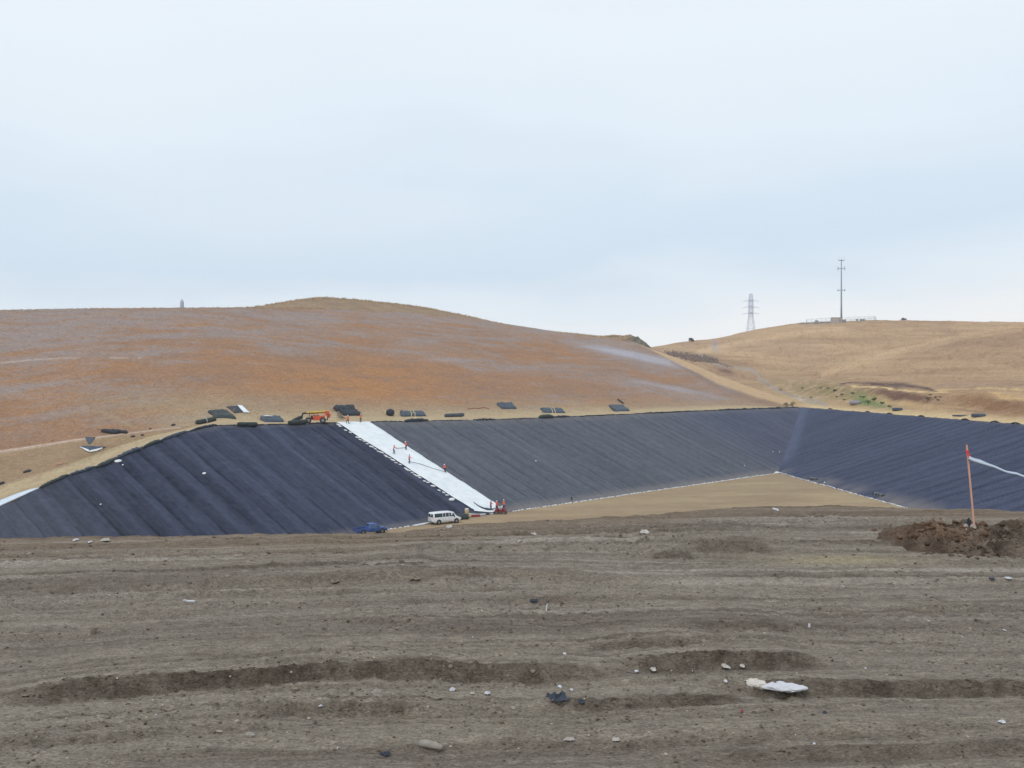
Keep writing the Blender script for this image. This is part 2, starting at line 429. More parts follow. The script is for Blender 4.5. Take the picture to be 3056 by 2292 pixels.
# particular places: pale ground near the right ridge, upper left
def blob(cx_, cy_, rx, ry, ang=0.0, soft=1.0):
    dx, dy = pxx-cx_, pyy-cy_; ca, sa = math.cos(ang), math.sin(ang)
    a = (dx*ca+dy*sa)/rx; b = (-dx*sa+dy*ca)/ry
    return np.exp(-(a*a+b*b)*soft)
g = g + .8*blob(1900, 1060, 190, 26, .22) + .7*blob(1990, 1170, 250, 22, .22) + .55*blob(40, 1000, 90, 30) + .45*blob(1500, 1095, 220, 22, .1) + .35*blob(1000, 945, 500, 12) + .5*blob(1250, 1030, 90, 25) +.4*blob(2200,1170,110,25,.4)
g = g - .7*blob(1050, 1140, 330, 55) - .5*blob(420, 1115, 400, 28) - .45*blob(120, 1265, 260, 40) - .3*blob(1450,1160,170,35)
g = np.clip(g, 0, 1)[..., None]
o = np.clip(.2+(fbm(u*.05, v*.08, 4, 31)-.4)*.8 + (fbm(u*.6, v*.9, 3, 33)-.5)*.6 + .75*blob(1060, 1150, 300, 60), 0, 1)[..., None]
c = (org1*(1-o)+org2*o)
dk = np.clip((fbm(u*.09+v*.03, v*.28, 4, 131)-.5)*2.6, 0, .8)[..., None]
dk = dk*.7
c = c*(1-dk)+An(136, 112, 96)*dk
c = c*(1-g*.72)+grey*g*.72
bl = (np.clip(blob(1900, 1062, 170, 13, .2)*1.1 + .5*blob(2010, 1160, 200, 9, .2)+.4*blob(1330,1075,100,9) - .3*(st2), 0, .7))[..., None]
c = c*(1-bl)+An(172, 172, 182)*bl
lowt = np.clip(ss(1170+40*(st2-.5)*4, 1245, pyy+60*(st2-.5))*ss(330, 640, pxx) + ss(560, 700, pxx)*0 , 0, 1)
lowt = np.maximum(lowt, .75*blob(640, 1210, 330, 38)+ .6*blob(1750,1235,500,26))
lowt = np.maximum(lowt, blob(360, 1255, 90, 10, .45)*.6)
bank = ((np.arange(NRW)[:, None] >= 6)*(np.arange(NRW)[:, None] < 16)*(xs[None, :] < 640))
lowt = np.clip(lowt, 0, 1)[..., None]
c = c*(1-lowt*.85)+tan*lowt*.85
tb = np.clip(.35+.6*(st2-.4), 0, 1)[..., None]
c = np.where(bank[..., None], An(158, 134, 104)*(1-tb)+An(142, 118, 98)*tb, c)
road = (np.arange(NRW)[:, None] < 8)*np.ones((1, len(xs)))
rt = ss(.3, .8, fbm(u*.06, v*.9, 4, 5))[..., None]
c = np.where(road[..., None] > 0, An(180, 162, 130)*(1-rt)+An(166, 147, 118)*rt, c)
# toe flats right of the ramp fade from road colour to grass
flat = ((np.arange(NRW)[:, None] >= 8)*(np.arange(NRW)[:, None] < 26)*(xs[None, :] >= 600))
ff = ss(8, 30, np.arange(NRW)[:, None]*np.ones((1, len(xs)))+14*(st2-.5))[..., None]
c = np.where(flat[..., None] > 0, (An(178, 159, 127)*(1-ff)+c*ff), c)
# the tan ridge band and ditch
rb = np.interp(pxx, [1900, 1948, 2027, 2141, 2254, 2328, 2391], [0, 3, 16, 26, 26, 20, 8])
dridge = pyy-np.interp(pxx, Cx, Cyv)
band = (1-ss(.75, 1.15, dridge/np.maximum(rb, .1)))*(pxx > 1900)*(fi > .02)
band = np.clip(band, 0, 1)[..., None]
c = c*(1-band)+An(188, 160, 126)*band
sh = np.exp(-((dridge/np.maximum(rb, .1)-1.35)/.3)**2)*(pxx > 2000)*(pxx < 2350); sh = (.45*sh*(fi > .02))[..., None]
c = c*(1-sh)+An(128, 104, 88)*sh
# shiny concrete ditch line and faint trail
di = np.exp(-((pyy-np.interp(pxx, [-300, 0, 69, 207, 345, 484, 540], [1390, 1346, 1336, 1315, 1298, 1281, 1276]))/1.5)**2)*(pxx < 540)
di2 = .6*np.exp(-((pyy-np.interp(pxx, [-100, 0, 180, 400], [1084, 1081, 1071, 1070]))/1.6)**2)*(pxx < 420)*ss(.35,.5,noise2(pxx*.02,pxx*0,4)+.25*(pxx<180))
di3 = .4*np.exp(-((pyy-np.interp(pxx, [280, 400, 560], [1240, 1240, 1285]))/4)**2)*(pxx > 280)*(pxx < 520)
dd = np.clip(np.maximum(di*.85, di2), 0, 1)[..., None]
c = c*(1-dd)+An(196, 176, 160)*dd
M_hill = terrain_mat('dry_grass', (.25, 1.1, 4.0), (.06, .16, .24), (1, 1, 1), bump=.35, bscale=1.2)
hill = sheet('grass_hill', V, M_hill, c); tag(hill, kind='structure')

# mound behind the crest
mx_ = np.linspace(690, 1990, 420)
top = np.interp(mx_, [690, 732, 780, 850, 939, 1020, 1105, 1200, 1285, 1423, 1492, 1616, 1768, 1850, 1990], [921, 918, 914, 901, 887, 890, 898, 908, 921, 949, 968, 987, 1001, 1010, 1055.])
top = sm(top, 15)
low = np.interp(mx_, Cx, Cyv)
sc = np.interp(mx_, xs, sC)
rows = []
for i in range(46):
    t = i/30.0
    if i <= 30:
        s = sc+4+t*36; y = (low+7)*(1-t)+top*t + 3.0*math.sin(math.pi*t)*0
        rows.append(np.stack([(mx_-CX)/F*s, s, -(y-CY)/F*s], -1))
    else:
        t2 = (i-30)/15.; s = sc+40+t2*90; z = -(top-CY)/F*(sc+40) - 16*t2**1.6
        rows.append(np.stack([(mx_-CX)/F*s, s, z], -1))
V = np.array(rows); u, v = uv_of(V[..., 0], V[..., 1])
V[..., 2] += (fbm(u*.5, v*.5, 3, 5)-.5)*.5
t = np.clip(fbm(u*.15, v*.3, 4, 5)*1.6-.3, 0, 1)[..., None]
c = An(138, 118, 98)*(1-t)+An(156, 134, 108)*t
mound = sheet('grass_hill', V, M_hill, c); tag(mound, kind='structure')

# ------------------------------------------------------------------ right hill
gx = np.array([1850, 1959, 2055, 2141, 2231, 2311, 2385, 2450, 2550, 2623, 2765, 2900, 3056, 3300, 3700, 4200.])
ysky = np.array([1048, 1034, 1019, 1008, 991, 976, 964, 958, 955.5, 953, 955.5, 958, 964, 975, 1000, 1040.])
ssky = np.array([720, 710, 700, 690, 680, 670, 660, 655, 650, 650, 640, 630, 620, 600, 560, 520.])
zsR = lambda x: 107.0*F/(x-CX)
# rows: list of (py array, s array)
def col(a): return np.array(a, float)
y0 = col([1262, 1255, 1250, 1245, 1238, 1232, 1216.5] + [CY+8.5/zsR(x)*F for x in (2450, 2550, 2623, 2765, 2900, 3056, 3300, 3700, 4200)])
s0 = col([430, 430, 425, 420, 410, 395, 374] + [zsR(x) for x in (2450, 2550, 2623, 2765, 2900, 3056, 3300, 3700, 4200)])
y1 = col([1238, 1230, 1225, 1220, 1214, 1208, 1206] + [y-7.5 for y in (y0[7:])]); s1 = s0*1.035; s1[7:] = s0[7:]+7
z1c = -8.3; 
y1[7:] = CY+8.35/s1[7:]*F
y2 = col([1190, 1180, 1170, 1165, 1165, 1180, 1190, 1196, 1205, 1203, 1205, 1212, 1228, 1240, 1270, 1310]); s2 = col([470, 480, 470, 460, 450, 425, 405, 385, 350, 330, 292, 262, 236, 205, 180, 160])
y3 = col([1150, 1135, 1115, 1110, 1120, 1135, 1150, 1152, 1158, 1163, 1172, 1174, 1175, 1180, 1195, 1220]); s3 = col([520, 540, 530, 520, 500, 470, 440, 415, 375, 350, 310, 285, 262, 235, 205, 185])
y4 = col([1148, 1132, 1112, 1107, 1116, 1131, 1146, 1147, 1150, 1155, 1166, 1166, 1164, 1170, 1185, 1210]); s4 = col([523, 543, 533, 523, 503, 474, 446, 421, 383, 358, 318, 295, 275, 245, 215, 195])
y5 = col([1105, 1085, 1068, 1066, 1080, 1098, 1115, 1122, 1128, 1130, 1130, 1120, 1110, 1110, 1120, 1140]); s5 = col([590, 600, 590, 570, 550, 510, 480, 455, 420, 400, 375, 350, 330, 300, 270, 240])
y6 = col([1078, 1062, 1048, 1044, 1052, 1068, 1090, 1096, 1080, 1064, 1024, 995, 978, 975, 985, 1010]); s6 = col([650, 650, 640, 620, 600, 560, 520, 490, 470, 455, 435, 420, 410, 380, 340, 300])
y7 = col([1074, 1058, 1044, 1040, 1046, 1060, 1082, 1088, 1074, 1060, 1023, 996, 981, 982, 1000, 1030]); s7 = col([655, 655, 646, 628, 610, 575, 540, 515, 505, 500, 505, 510, 510, 480, 430, 380])
y8 = ysky*.62+y7*.38+1; s8 = ssky*.6+s7*.4
rowsY = [y0, y1, y2, y3, y4, y5, y6, y7, y8, ysky]; rowsS = [s0, s1, s2, s3, s4, s5, s6, s7, s8, ssky]
hx = np.concatenate([np.linspace(1850, 3200, 820), np.linspace(3205, 4200, 80)])
ctl = []
for yy, sv in zip(rowsY, rowsS):
    y = sm(np.interp(hx, gx, yy), 41); s = sm(np.interp(hx, gx, sv), 41)
    ctl.append(np.stack([(hx-CX)/F*s, s, -(y-CY)/F*s], -1))
# first row exact at the liner edge
ctl.append(ctl[-1]*np.array([1, 1, 1]) + np.stack([(hx-CX)/F*120, np.full_like(hx, 120), np.full_like(hx, -2.0)], -1))
last = ctl[-1]; ctl.append(np.stack([last[:, 0]*1.5, last[:, 1]*1.5, last[:, 2]+4], -1)); ctl.append(np.stack([last[:, 0]*2.2, last[:, 1]*2.2, last[:, 2]-50], -1))
ns = [6, 26, 30, 6, 34, 50, 6, 24, 40, 8, 10, 10]
rows = []; rid = []
ctl = np.array(ctl)
for i in range(len(ctl)-1):
    p0_, p1_, p2_, p3_ = ctl[max(i-1, 0)], ctl[i], ctl[i+1], ctl[min(i+2, len(ctl)-1)]
    d = np.linalg.norm(p2_-p1_, axis=1, keepdims=True); da = np.linalg.norm(p1_-p0_, axis=1, keepdims=True)+1e-6; db = np.linalg.norm(p3_-p2_, axis=1, keepdims=True)+1e-6
    m1 = ((p2_-p1_)+(p1_-p0_)*d/da)*.5 if i > 0 else (p2_-p1_)
    m2 = ((p2_-p1_)+(p3_-p2_)*d/db)*.5
    if i > 0: m1 = m1
    for j in range(ns[i] + (1 if i == len(ctl)-2 else 0)):
        t = j/ns[i]
        rows.append((2*t**3-3*t*t+1)*p1_+(t**3-2*t*t+t)*m1+(-2*t**3+3*t*t)*p2_+(t**3-t*t)*m2); rid.append(i+t)
V = np.array(rows); rid = np.array(rid)[:, None]*np.ones((1, len(hx)))
pxx = V[..., 0]/V[..., 1]*F+CX; pyy = -V[..., 2]/V[..., 1]*F+CY
X, Y = V[..., 0], V[..., 1]
am = ss(1, 2.5, rid)
V[..., 2] += am*((fbm(X*.02, Y*.02, 4, 6)-.5)*3.0*ss(4.5, 6, rid) + (fbm(X*.12, Y*.12, 4, 9)-.5)*.9 - np.clip(.10-np.abs(fbm(X*.035+Y*.01, Y*.008, 3, 19)-.5), 0, 1)*16*ss(5.2, 6.2, rid)*(1-ss(8.2, 9, rid)) - np.clip(.05-np.abs(fbm(X*.09, Y*.03, 3, 29)-.5), 0, 1)*18*ss(1.5, 2.5, rid)*(1-ss(8.2, 9, rid)))
lt = An(186, 158, 125); md = An(158, 131, 104); dkb = An(134, 106, 84); 
t = np.clip((fbm(X*.02, V[..., 2]*.12+X*.01, 5, 15, .6)-.35)*2.0, 0, 1)[..., None]
c = lt*(1-t)+md*t
t2 = np.clip((fbm(X*.09, V[..., 2]*.7, 5, 55, .72)-.47)*2.6, 0, 1)[..., None]
c = c*(1-t2*.6)+dkb*t2*.6
t3 = np.clip((fbm(X*.012+V[..., 2]*.03, V[..., 2]*.05, 4, 85, .6)-.48)*3, 0, 1)[..., None]
c = c*(1-t3*.35)+An(150, 122, 102)*t3*.35
def mixc(c, f, colr): f = np.clip(f, 0, 1)[..., None]; return c*(1-f)+colr*f
def stroke(pts, wd, soft=1.0):
    pts = np.array(pts, float); yy = np.interp(pxx, pts[:, 0], pts[:, 1]); ww = wd if np.isscalar(wd) else np.interp(pxx, pts[:, 0], wd)
    inx = ss(pts[0, 0]-6, pts[0, 0]+6, pxx)*(1-ss(pts[-1, 0]-6, pts[-1, 0]+6, pxx))
    return np.exp(-(np.abs(pyy-yy)/ww)**(2*soft))*inx
nz = fbm(X*.25, Y*.25, 4, 65, .6)
# near spur at the right, its shading put into the colour
spur = ss(3, 7, rid)*(1-ss(6.1, 6.6, rid))*ss(2500, 2900, pxx)*ss(1180, 1000, pyy)
rl = np.clip(.10-np.abs(fbm(X*.035+Y*.01, Y*.008, 3, 19)-.5), 0, 1)*10
c = mixc(c, rl*.35*ss(4.5, 6, rid), An(146, 120, 96))
c = mixc(c, spur*(.6+.6*(nz-.3)), An(142, 116, 98))
c = mixc(c, (1-ss(2380, 2520, pxx))*ss(1000, 1010, pyy)*ss(6.6,7,rid)*.35, An(165, 138, 115))
# left flank below the fold
c = mixc(c, blob(2085, 1064, 50, 10, .15)*1.2, An(108, 92, 84))
c = mixc(c, blob(1975+40, 1058, 60, 7, .15)*.7*nz*1.6, An(108, 92, 86))
c = mixc(c, blob(2134, 1031, 9, 16)*.9, An(150, 143, 150))
c = mixc(c, stroke([(2060, 1062), (2090, 1064), (2110, 1072), (2150, 1090), (2180, 1096), (2240, 1103), (2258, 1115), (2266, 1130), (2290, 1146), (2330, 1168), (2380, 1185), (2420, 1196), (2470, 1210)], [5, 8, 7, 5, 4, 4.5, 6, 7, 6, 6, 7, 10, 15])*1.0, An(158, 148, 138))
c = mixc(c, stroke([(2098, 1056), (2120, 1072), (2150, 1084), (2190, 1096)], 2.2)*.9, An(108, 92, 88))
c = mixc(c, blob(2390, 1192, 18, 6, .5)*.8, An(190, 178, 165))
c = mixc(c, blob(2168, 1108, 26, 8, .3)*1.1, An(120, 94, 80))
c = mixc(c, blob(2210, 1090, 50, 6, 0)*.5, An(150, 122, 100))
# lower ground, greenish scrub and green patch
lowz = ss(1150, 1200, pyy)*ss(2230, 2330, pxx)
c = mixc(c, lowz*.55*ss(.35, .65, nz), An(176, 150, 106))
c = mixc(c, blob(2500, 1168, 190, 26, .12)*1.0*ss(.32, .55, nz), An(132, 122, 88))
c = mixc(c, blob(2592, 1197, 42, 15, .25)*1.2*ss(.2, .45, nz), An(100, 125, 78))
c = mixc(c, blob(2650, 1215, 45, 7, .3)*.9*ss(.3, .5, nz), An(112, 128, 82))
c = mixc(c, blob(2740, 1205, 150, 9, .12)*.7, An(196, 164, 118))
c = mixc(c, blob(2700, 1181, 100, 13, .2)*1.5*(nz+.45), An(112, 86, 72))
c = mixc(c, blob(2960, 1208, 140, 24, .18)*1.7*(nz+.3), An(138, 104, 76))
c = mixc(c, blob(3056, 1215, 90, 14, .18)*.9*(nz+.3), An(122, 94, 70))
c = mixc(c, blob(2900, 1226, 80, 4, .1)*.6, An(118, 96, 82))
c = mixc(c, stroke([(2505, 1146), (2532, 1143), (2590, 1143), (2652, 1147), (2700, 1150), (2760, 1158), (2800, 1166)], [1.5, 3, 4.5, 6, 6, 5, 2])*1.0, An(96, 80, 74))
c = mixc(c, stroke([(2790, 1150), (2850, 1150), (2950, 1152), (3056, 1146), (3200, 1140)], [2, 8, 9, 8, 8])*.55*(nz+.2), An(130, 108, 100))
c = mixc(c, stroke([(2540, 1152), (2560, 1153), (2620, 1155), (2660, 1158), (2708, 1166), (2790, 1171), (2830, 1172)], 2.2), An(214, 184, 136))
c = mixc(c, stroke([(2790, 1163), (2900, 1160), (2964, 1158), (3056, 1162), (3200, 1170)], 2.2)*.8, An(206, 176, 130))
c = mixc(c, stroke([(2950, 1172), (2990, 1180), (3056, 1192), (3200, 1210)], [2, 4, 4, 4])*.8, An(202, 168, 120))
c = mixc(c, stroke([(2384, 1106), (2420, 1095), (2460, 1086)], 2.2)*.6, An(150, 120, 98))
c = mixc(c, stroke([(2385, 962), (2430, 959.5), (2520, 955.5)], 2.5)*1.0, An(118, 104, 96))
c = mixc(c, stroke([(2080, 1050), (2200, 1022), (2300, 1004), (2400, 990), (2520, 975)], 7)*.45, An(206, 178, 142))
c = mixc(c, stroke([(2450, 1120), (2510, 1098), (2623, 1064), (2765, 1024), (2879, 995), (3056, 977)], 9)*.4, An(206, 176, 138))
c = mixc(c, blob(2830, 985, 60, 12, .5)*.4, An(150, 122, 102))
# track along the liner
c = mixc(c, (1-ss(.9, 1.6, rid+(nz-.5)*.5))*ss(2380, 2440, pxx), An(200, 176, 134))
c = mixc(c, (rid < .25)*ss(2395, 2440, pxx)*.5*(nz > .5), An(150, 136, 112))
rhill = sheet('hill', V, M_hill, c); tag(rhill, kind='structure')

# ------------------------------------------------------------------ the near ground
EX = np.array([-3000, -500, 0, 350, 600, 764, 1000, 1120, 1190, 1263, 1389, 1498, 1715, 1900, 2050, 2200, 2490, 2742, 3056, 3500, 6000.])
EY = np.array([1640, 1614, 1610, 1606, 1604, 1603, 1602, 1601, 1596, 1581, 1566, 1562, 1553, 1543, 1530, 1517, 1511, 1519, 1527, 1545, 1600.])
def s_edge(tx): return 3.0*F/(np.interp(tx*F+CX, EX, EY)-CY)
stp = []
rg = random.Random(11)
# (w0, x0, x1, height, face width, darkness: moist soil and line shading)
stp += [(9.98, -5.6, 1.6, .13, .17, 1.0), (10.2, .9, 3.4, .11, .17, 1.0), (9.05, -2.6, -.6, .05, .10, .7), (8.75, -5.0, -1.5, .035, .08, .55), (9.45, 1.5, 6.4, .10, .15, .85),
        (9.15, .2, 2.4, .05, .12, .8), (11.1, .7, 2.3, .05, .10, .8), (8.3, -4, 5, .03, .1, .5), (9.75, -3.6, -.2, .03, .07, .6), (8.0, .5, 7, .05, .16, .6), (12.35, -3.4, 4.5, .03, .08, .5), (11.9, 2.0, 3.6, .03, .12, .7), (13.2, -7.2, 3, .03, .09, .35)]
for i in range(54):
    wc = rg.uniform(12.6, 24) if i < 40 else rg.uniform(7.4, 12)
    xc = rg.uniform(-.5, .5)*wc; ln = rg.uniform(.8, 4.5)*(wc/14)
    stp.append((wc, xc-ln, xc+ln, rg.uniform(.010, .032)*(wc/14), rg.uniform(.05, .14)*(wc/14), rg.uniform(.1, .5)))
for i in range(70):
    wc = rg.uniform(12.2, 24) if i < 46 else rg.uniform(7.2, 12.2); xc = rg.uniform(-.5, .5)*wc; ln = rg.uniform(1.5, 5)*(wc/13)
    stp.append((wc, xc-ln, xc+ln, rg.uniform(.010, .022)*(wc/13), rg.uniform(.03, .07)*(wc/13), rg.uniform(.35, .8)))  # thin tracks: dark line shading put into the soil colour
stp += [(18.0, 3.1, 4.9, .10, .35, .8), (17.0, 2.3, 3.2, .08, .3, .8), (19.3, -9.5, -4, .04, .25, .4), (15.7, -2.6, -1.2, .06, .14, .8)]
def wcoord(x, y): return y - .075*x + .5*(fbm(x*.13, y*.1+3, 2, 3)-.5)
def gheight(x, y, hi=True):
    w = wcoord(x, y)
    se = s_edge(x/np.maximum(y, .5))
    z = (fbm(x*.12, y*.25, 3, 17)-.5)*.06
    sc_ = np.clip(y/12., .6, 1.8)
    z = z + (fbm(x*.12, w*1.1, 3, 23)-.5)*.08 + (fbm(x*.16, w*3.6, 3, 29, .55)-.5)*.07 + (fbm(x*.10, w*9, 3, 31, .6)-.5)*.05*sc_
    z = z + (fbm(x*1.4, w*6.5, 3, 37)-.5)*.05
    fresh_shade = np.zeros_like(z)
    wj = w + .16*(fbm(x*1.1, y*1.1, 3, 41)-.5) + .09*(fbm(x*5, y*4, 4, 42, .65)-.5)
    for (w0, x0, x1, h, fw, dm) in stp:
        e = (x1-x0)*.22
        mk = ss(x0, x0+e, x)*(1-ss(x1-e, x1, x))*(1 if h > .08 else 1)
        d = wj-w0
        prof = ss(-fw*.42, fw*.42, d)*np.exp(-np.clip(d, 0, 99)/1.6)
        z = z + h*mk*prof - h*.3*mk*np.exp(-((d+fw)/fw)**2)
        fresh_shade = np.maximum(fresh_shade, dm*mk*np.exp(-(np.abs(d)/(fw*.72))**6)*(1 if fw > .09 else .55+.9*(fbm(x*1.1+w0, y*.4, 3, 91)-.4)))
    if hi:
        rough = .35+.65*ss(.35, .7, fbm(x*.35, w*.8, 3, 43)) + fresh_shade
        z = z + (fbm(x*5, y*5, 4, 47, .68)-.5)*.046*rough*sc_
        cl = np.clip(fbm(x*11, y*9, 2, 53)-.60, 0, 1)*.07*rough*sc_
        z = z + cl
        # cleat marks
        cm = ss(.45, .6, fbm(x*.2, w*.9, 2, 59))
        z = z + cm*.010*np.sin(x*2*math.pi/.22)*np.exp(-((w % 1.7-.8)/.25)**2)
    # rough lip at the edge
    le = np.exp(-((y-se+.5)/.7)**2)
    z = z + le*(fbm(x*1.3, y*1.0, 4, 61, .6)-.42)*.11
    # shallow turn-around bowl
    z = (z-.03)*(.22+.78*ss(.4, 3.0, se-y))
    z = z + np.exp(-((y-se+.35)/.5)**2)*(fbm(x*2.2, y*1.5, 4, 63, .65)-.45)*.10
    return -3.0+z, fresh_shade, w, se
def ground_z(x, y):
    a = gheight(np.array([x], float), np.array([y], float)); return float(a[0][0])

txs = np.concatenate([-np.geomspace(3.0, .56, 40)[:-1], np.linspace(-.56, .56, 1180), np.geomspace(.56, 3.0, 40)[1:]])
rowsS = []
nfr = 640
se = s_edge(txs)
inv_n, = 1/1.8,
SR = []
for i in range(30): SR.append(1/(1/1.2*(1-i/30.)+(1/6.6)*(i/30.)) + 0*txs)
for i in range(nfr+1):
    t = i/nfr; SR.append(1/((1/6.6)*(1-t)+(1/se)*t))
SR = np.array(SR)
Xg = SR*txs[None, :]; Yg = SR
zg, fresh_shade, wq, _ = gheight(Xg, Yg)
nfront = SR.shape[0]
ex = []
for i in range(1, 50):
    ds = .10*i + (i/49.)**2*35
    s = se+ds; drop = .06*ds*0 + np.where(ds < .5, ds*ds*.6, .15+(ds-.5)*.62)
    ex.append(np.stack([txs*(se+ds*.9), s, np.maximum(zg[-1] - drop + (fbm(txs*s*.8, s*.8, 3, 5)-.5)*.3*min(1, ds), ZF-.6)], -1))
V = np.concatenate([np.stack([Xg, Yg, zg], -1), np.array(ex)], 0)
fr_all = np.concatenate([fresh_shade, np.repeat(fresh_shade[-1:]*0+.3, 49, 0)], 0)
X, Y = V[..., 0], V[..., 1]; wq = wcoord(X, Y)
b1 = An(125, 116, 105); b2 = An(140, 131, 118); b3 = An(100, 91, 82); pale = An(166, 158, 146); damp_shade = An(84, 74, 65)
t = np.clip((fbm(X*.1, wq*.9, 5, 101, .6)-.35)*2.2, 0, 1)[..., None]
c = b1*(1-t)+b2*t
t = np.clip((fbm(X*.12, wq*5.5, 4, 103, .6)-.48)*2.8, 0, 1)[..., None]
c = c*(1-t*.75)+b3*t*.75
t = np.clip((fbm(X*.14+5, wq*3.0, 4, 107, .6)-.55)*4.5, 0, 1)[..., None]*ss(11, 15, Y)[..., None]
c = c*(1-t*.7)+pale*t*.7
t = np.clip((fbm(X*3, Y*2.2, 3, 109, .6)-.55)*3, 0, 1)[..., None]
c = c*(1-t*.35)+An(104, 93, 82)*t*.35
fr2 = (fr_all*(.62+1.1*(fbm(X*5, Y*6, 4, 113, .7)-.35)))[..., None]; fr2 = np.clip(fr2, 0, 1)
c = c*(1-fr2)+damp_shade*fr2
# browner tone toward the far edge
far = (ss(3.2, .2, np.concatenate([se[None, :]-SR, np.zeros((49, len(txs)))], 0))*.5)[..., None]
c = c*(1-far)+An(124, 106, 88)*far
yel = np.exp(-(((X-5.6)/1.2)**2+((Y-17.0)/.55)**2))[..., None]*.6
c = c*(1-yel)+An(168, 156, 126)*yel
M_ground = terrain_mat('bulldozed_soil', (3.0, 16.0, 55.0), (.12, .24, .42), (.6, 1.6, 1), bump=.045, bscale=22.0, spec=.05)
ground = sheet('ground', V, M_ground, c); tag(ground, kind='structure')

# wide base sheet to the horizon
bb = MB(); R0 = 3500
bb.add([(-R0, -R0, -52), (R0, -R0, -52), (R0, R0, -52), (-R0, R0, -52)], [(0, 1, 2, 3)])
M_base = mat('plain_grass', A(165, 140, 108), 1.0, noise=.15, nscale=.01)
o = bb.build('plain', M_base); tag(o, kind='structure')

BV = {n: bvh_of(ob) for n, ob in dict(L=wallL, R=wallR, F=wallF, floor=floor, hill=hill, rhill=rhill, ground=ground, mound=mound).items()}
def hit(px, py, only=None, _k=0):
    d = Vector(((px-CX)/F, 1, -(py-CY)/F)); best = None
    for kx, b in BV.items():
        if only and kx not in only: continue
        r = b.ray_cast(Vector((0, 0, 0)), d.normalized())
        if r[0] is not None and (best is None or r[3] < best[2]): best = (r[0], r[1], r[3])
    if best is None:
        if _k < 60: return hit(px, py+.5, only, _k+1)
        raise RuntimeError('no hit %s %s %s' % (px, py, only))
    n = best[1] if best[1].z > 0 else -best[1]
    return best[0], n
def drop(x, y, only=None, z0=200):
    best = None
    for kx, b in BV.items():
        if only and kx not in only: continue
        r = b.ray_cast(Vector((x, y, z0)), Vector((0, 0, -1)))
        if r[0] is not None and (best is None or r[0].z > best[0].z): best = (r[0], r[1])
    if best is None: return None
    n = best[1] if best[1].z > 0 else -best[1]
    return best[0], n
def frame(loc, n, ang=0.0, tilt=1.0):
    """X along the slope-foot direction turned by ang, Z toward the surface normal"""
    n = (Vector((0, 0, 1))*(1-tilt)+n*tilt).normalized()
    ax = Vector((E[0]*math.cos(ang)-E[1]*math.sin(ang), E[0]*math.sin(ang)+E[1]*math.cos(ang), 0))
    x = (ax-n*ax.dot(n)).normalized(); y = n.cross(x)
    M = Matrix((x, y, n)).transposed().to_4x4(); M.translation = loc; return M

# ================================================================== OBJECTS
black = mat('black_fabric', A(52, 56, 64), .75, noise=.35, nscale=1.5, bump=.05, bscale=3)
blackg = mat('black_green_plastic', A(48, 58, 58), .6, noise=.3, nscale=2, bump=.04, bscale=4)
slate = mat('slate_fabric', A(70, 80, 92), .8, noise=.25, nscale=1.2, bump=.06, bscale=3)
white = mat('white_fabric', A(224, 230, 238), .8, noise=.08, nscale=.6, bump=.10, bscale=.9)
whitep = mat('white_plastic', A(224, 226, 226), .6, noise=.08, nscale=6, bump=.01, bscale=15)
greyw = mat('pale_fabric', A(178, 186, 192), .85, noise=.12, nscale=2)
yellowstrap = mat('strap', A(205, 190, 140), .7)
orange = mat('orange_paint', A(212, 92, 60), .45, noise=.12, nscale=2)
yellow = mat('yellow_paint', A(190, 165, 70), .5, noise=.15, nscale=2)
tyre = mat('tyre_rubber', A(58, 58, 62), .85)
rimm = mat('rim_metal', A(150, 150, 152), .45, .6)
glass = mat('dark_glass', A(58, 74, 80), .12, 0, .6)
vwhite = mat('van_paint', A(226, 228, 232), .35, 0, .5, coat=.4)
tblue = mat('blue_paint', A(36, 76, 140), .35, 0, .5, coat=.4)
dkpl = mat('dark_plastic', A(48, 52, 54), .6)
chrome = mat('bumper_metal', A(130, 135, 138), .4, .5)
redm = mat('red_paint', A(150, 52, 62), .5, noise=.15, nscale=4)
redlamp = mat('red_lens', A(190, 60, 50), .3)
amber = mat('clear_lens', A(210, 205, 190), .3)
wood = mat('weathered_wood', A(204, 156, 134), .8, noise=.12, nscale=9)
greysteel = mat('galvanised_steel', A(140, 150, 160), .6, .2)
skin = mat('skin', A(176, 128, 104), .6)
vest = mat('orange_vest', A(228, 96, 74), .7, noise=.08, nscale=10)
vest2 = mat('faded_orange_shirt', A(222, 120, 92), .8, noise=.08, nscale=10)
denim = mat('denim', A(62, 78, 98), .85, noise=.15, nscale=12)
dkpants = mat('dark_trousers', A(50, 54, 60), .85, noise=.15, nscale=12)
hat = mat('white_helmet', A(238, 238, 240), .35)
hatdk = mat('dark_hair', A(60, 50, 46), .7)
boots = mat('boot_leather', A(74, 62, 54), .7)

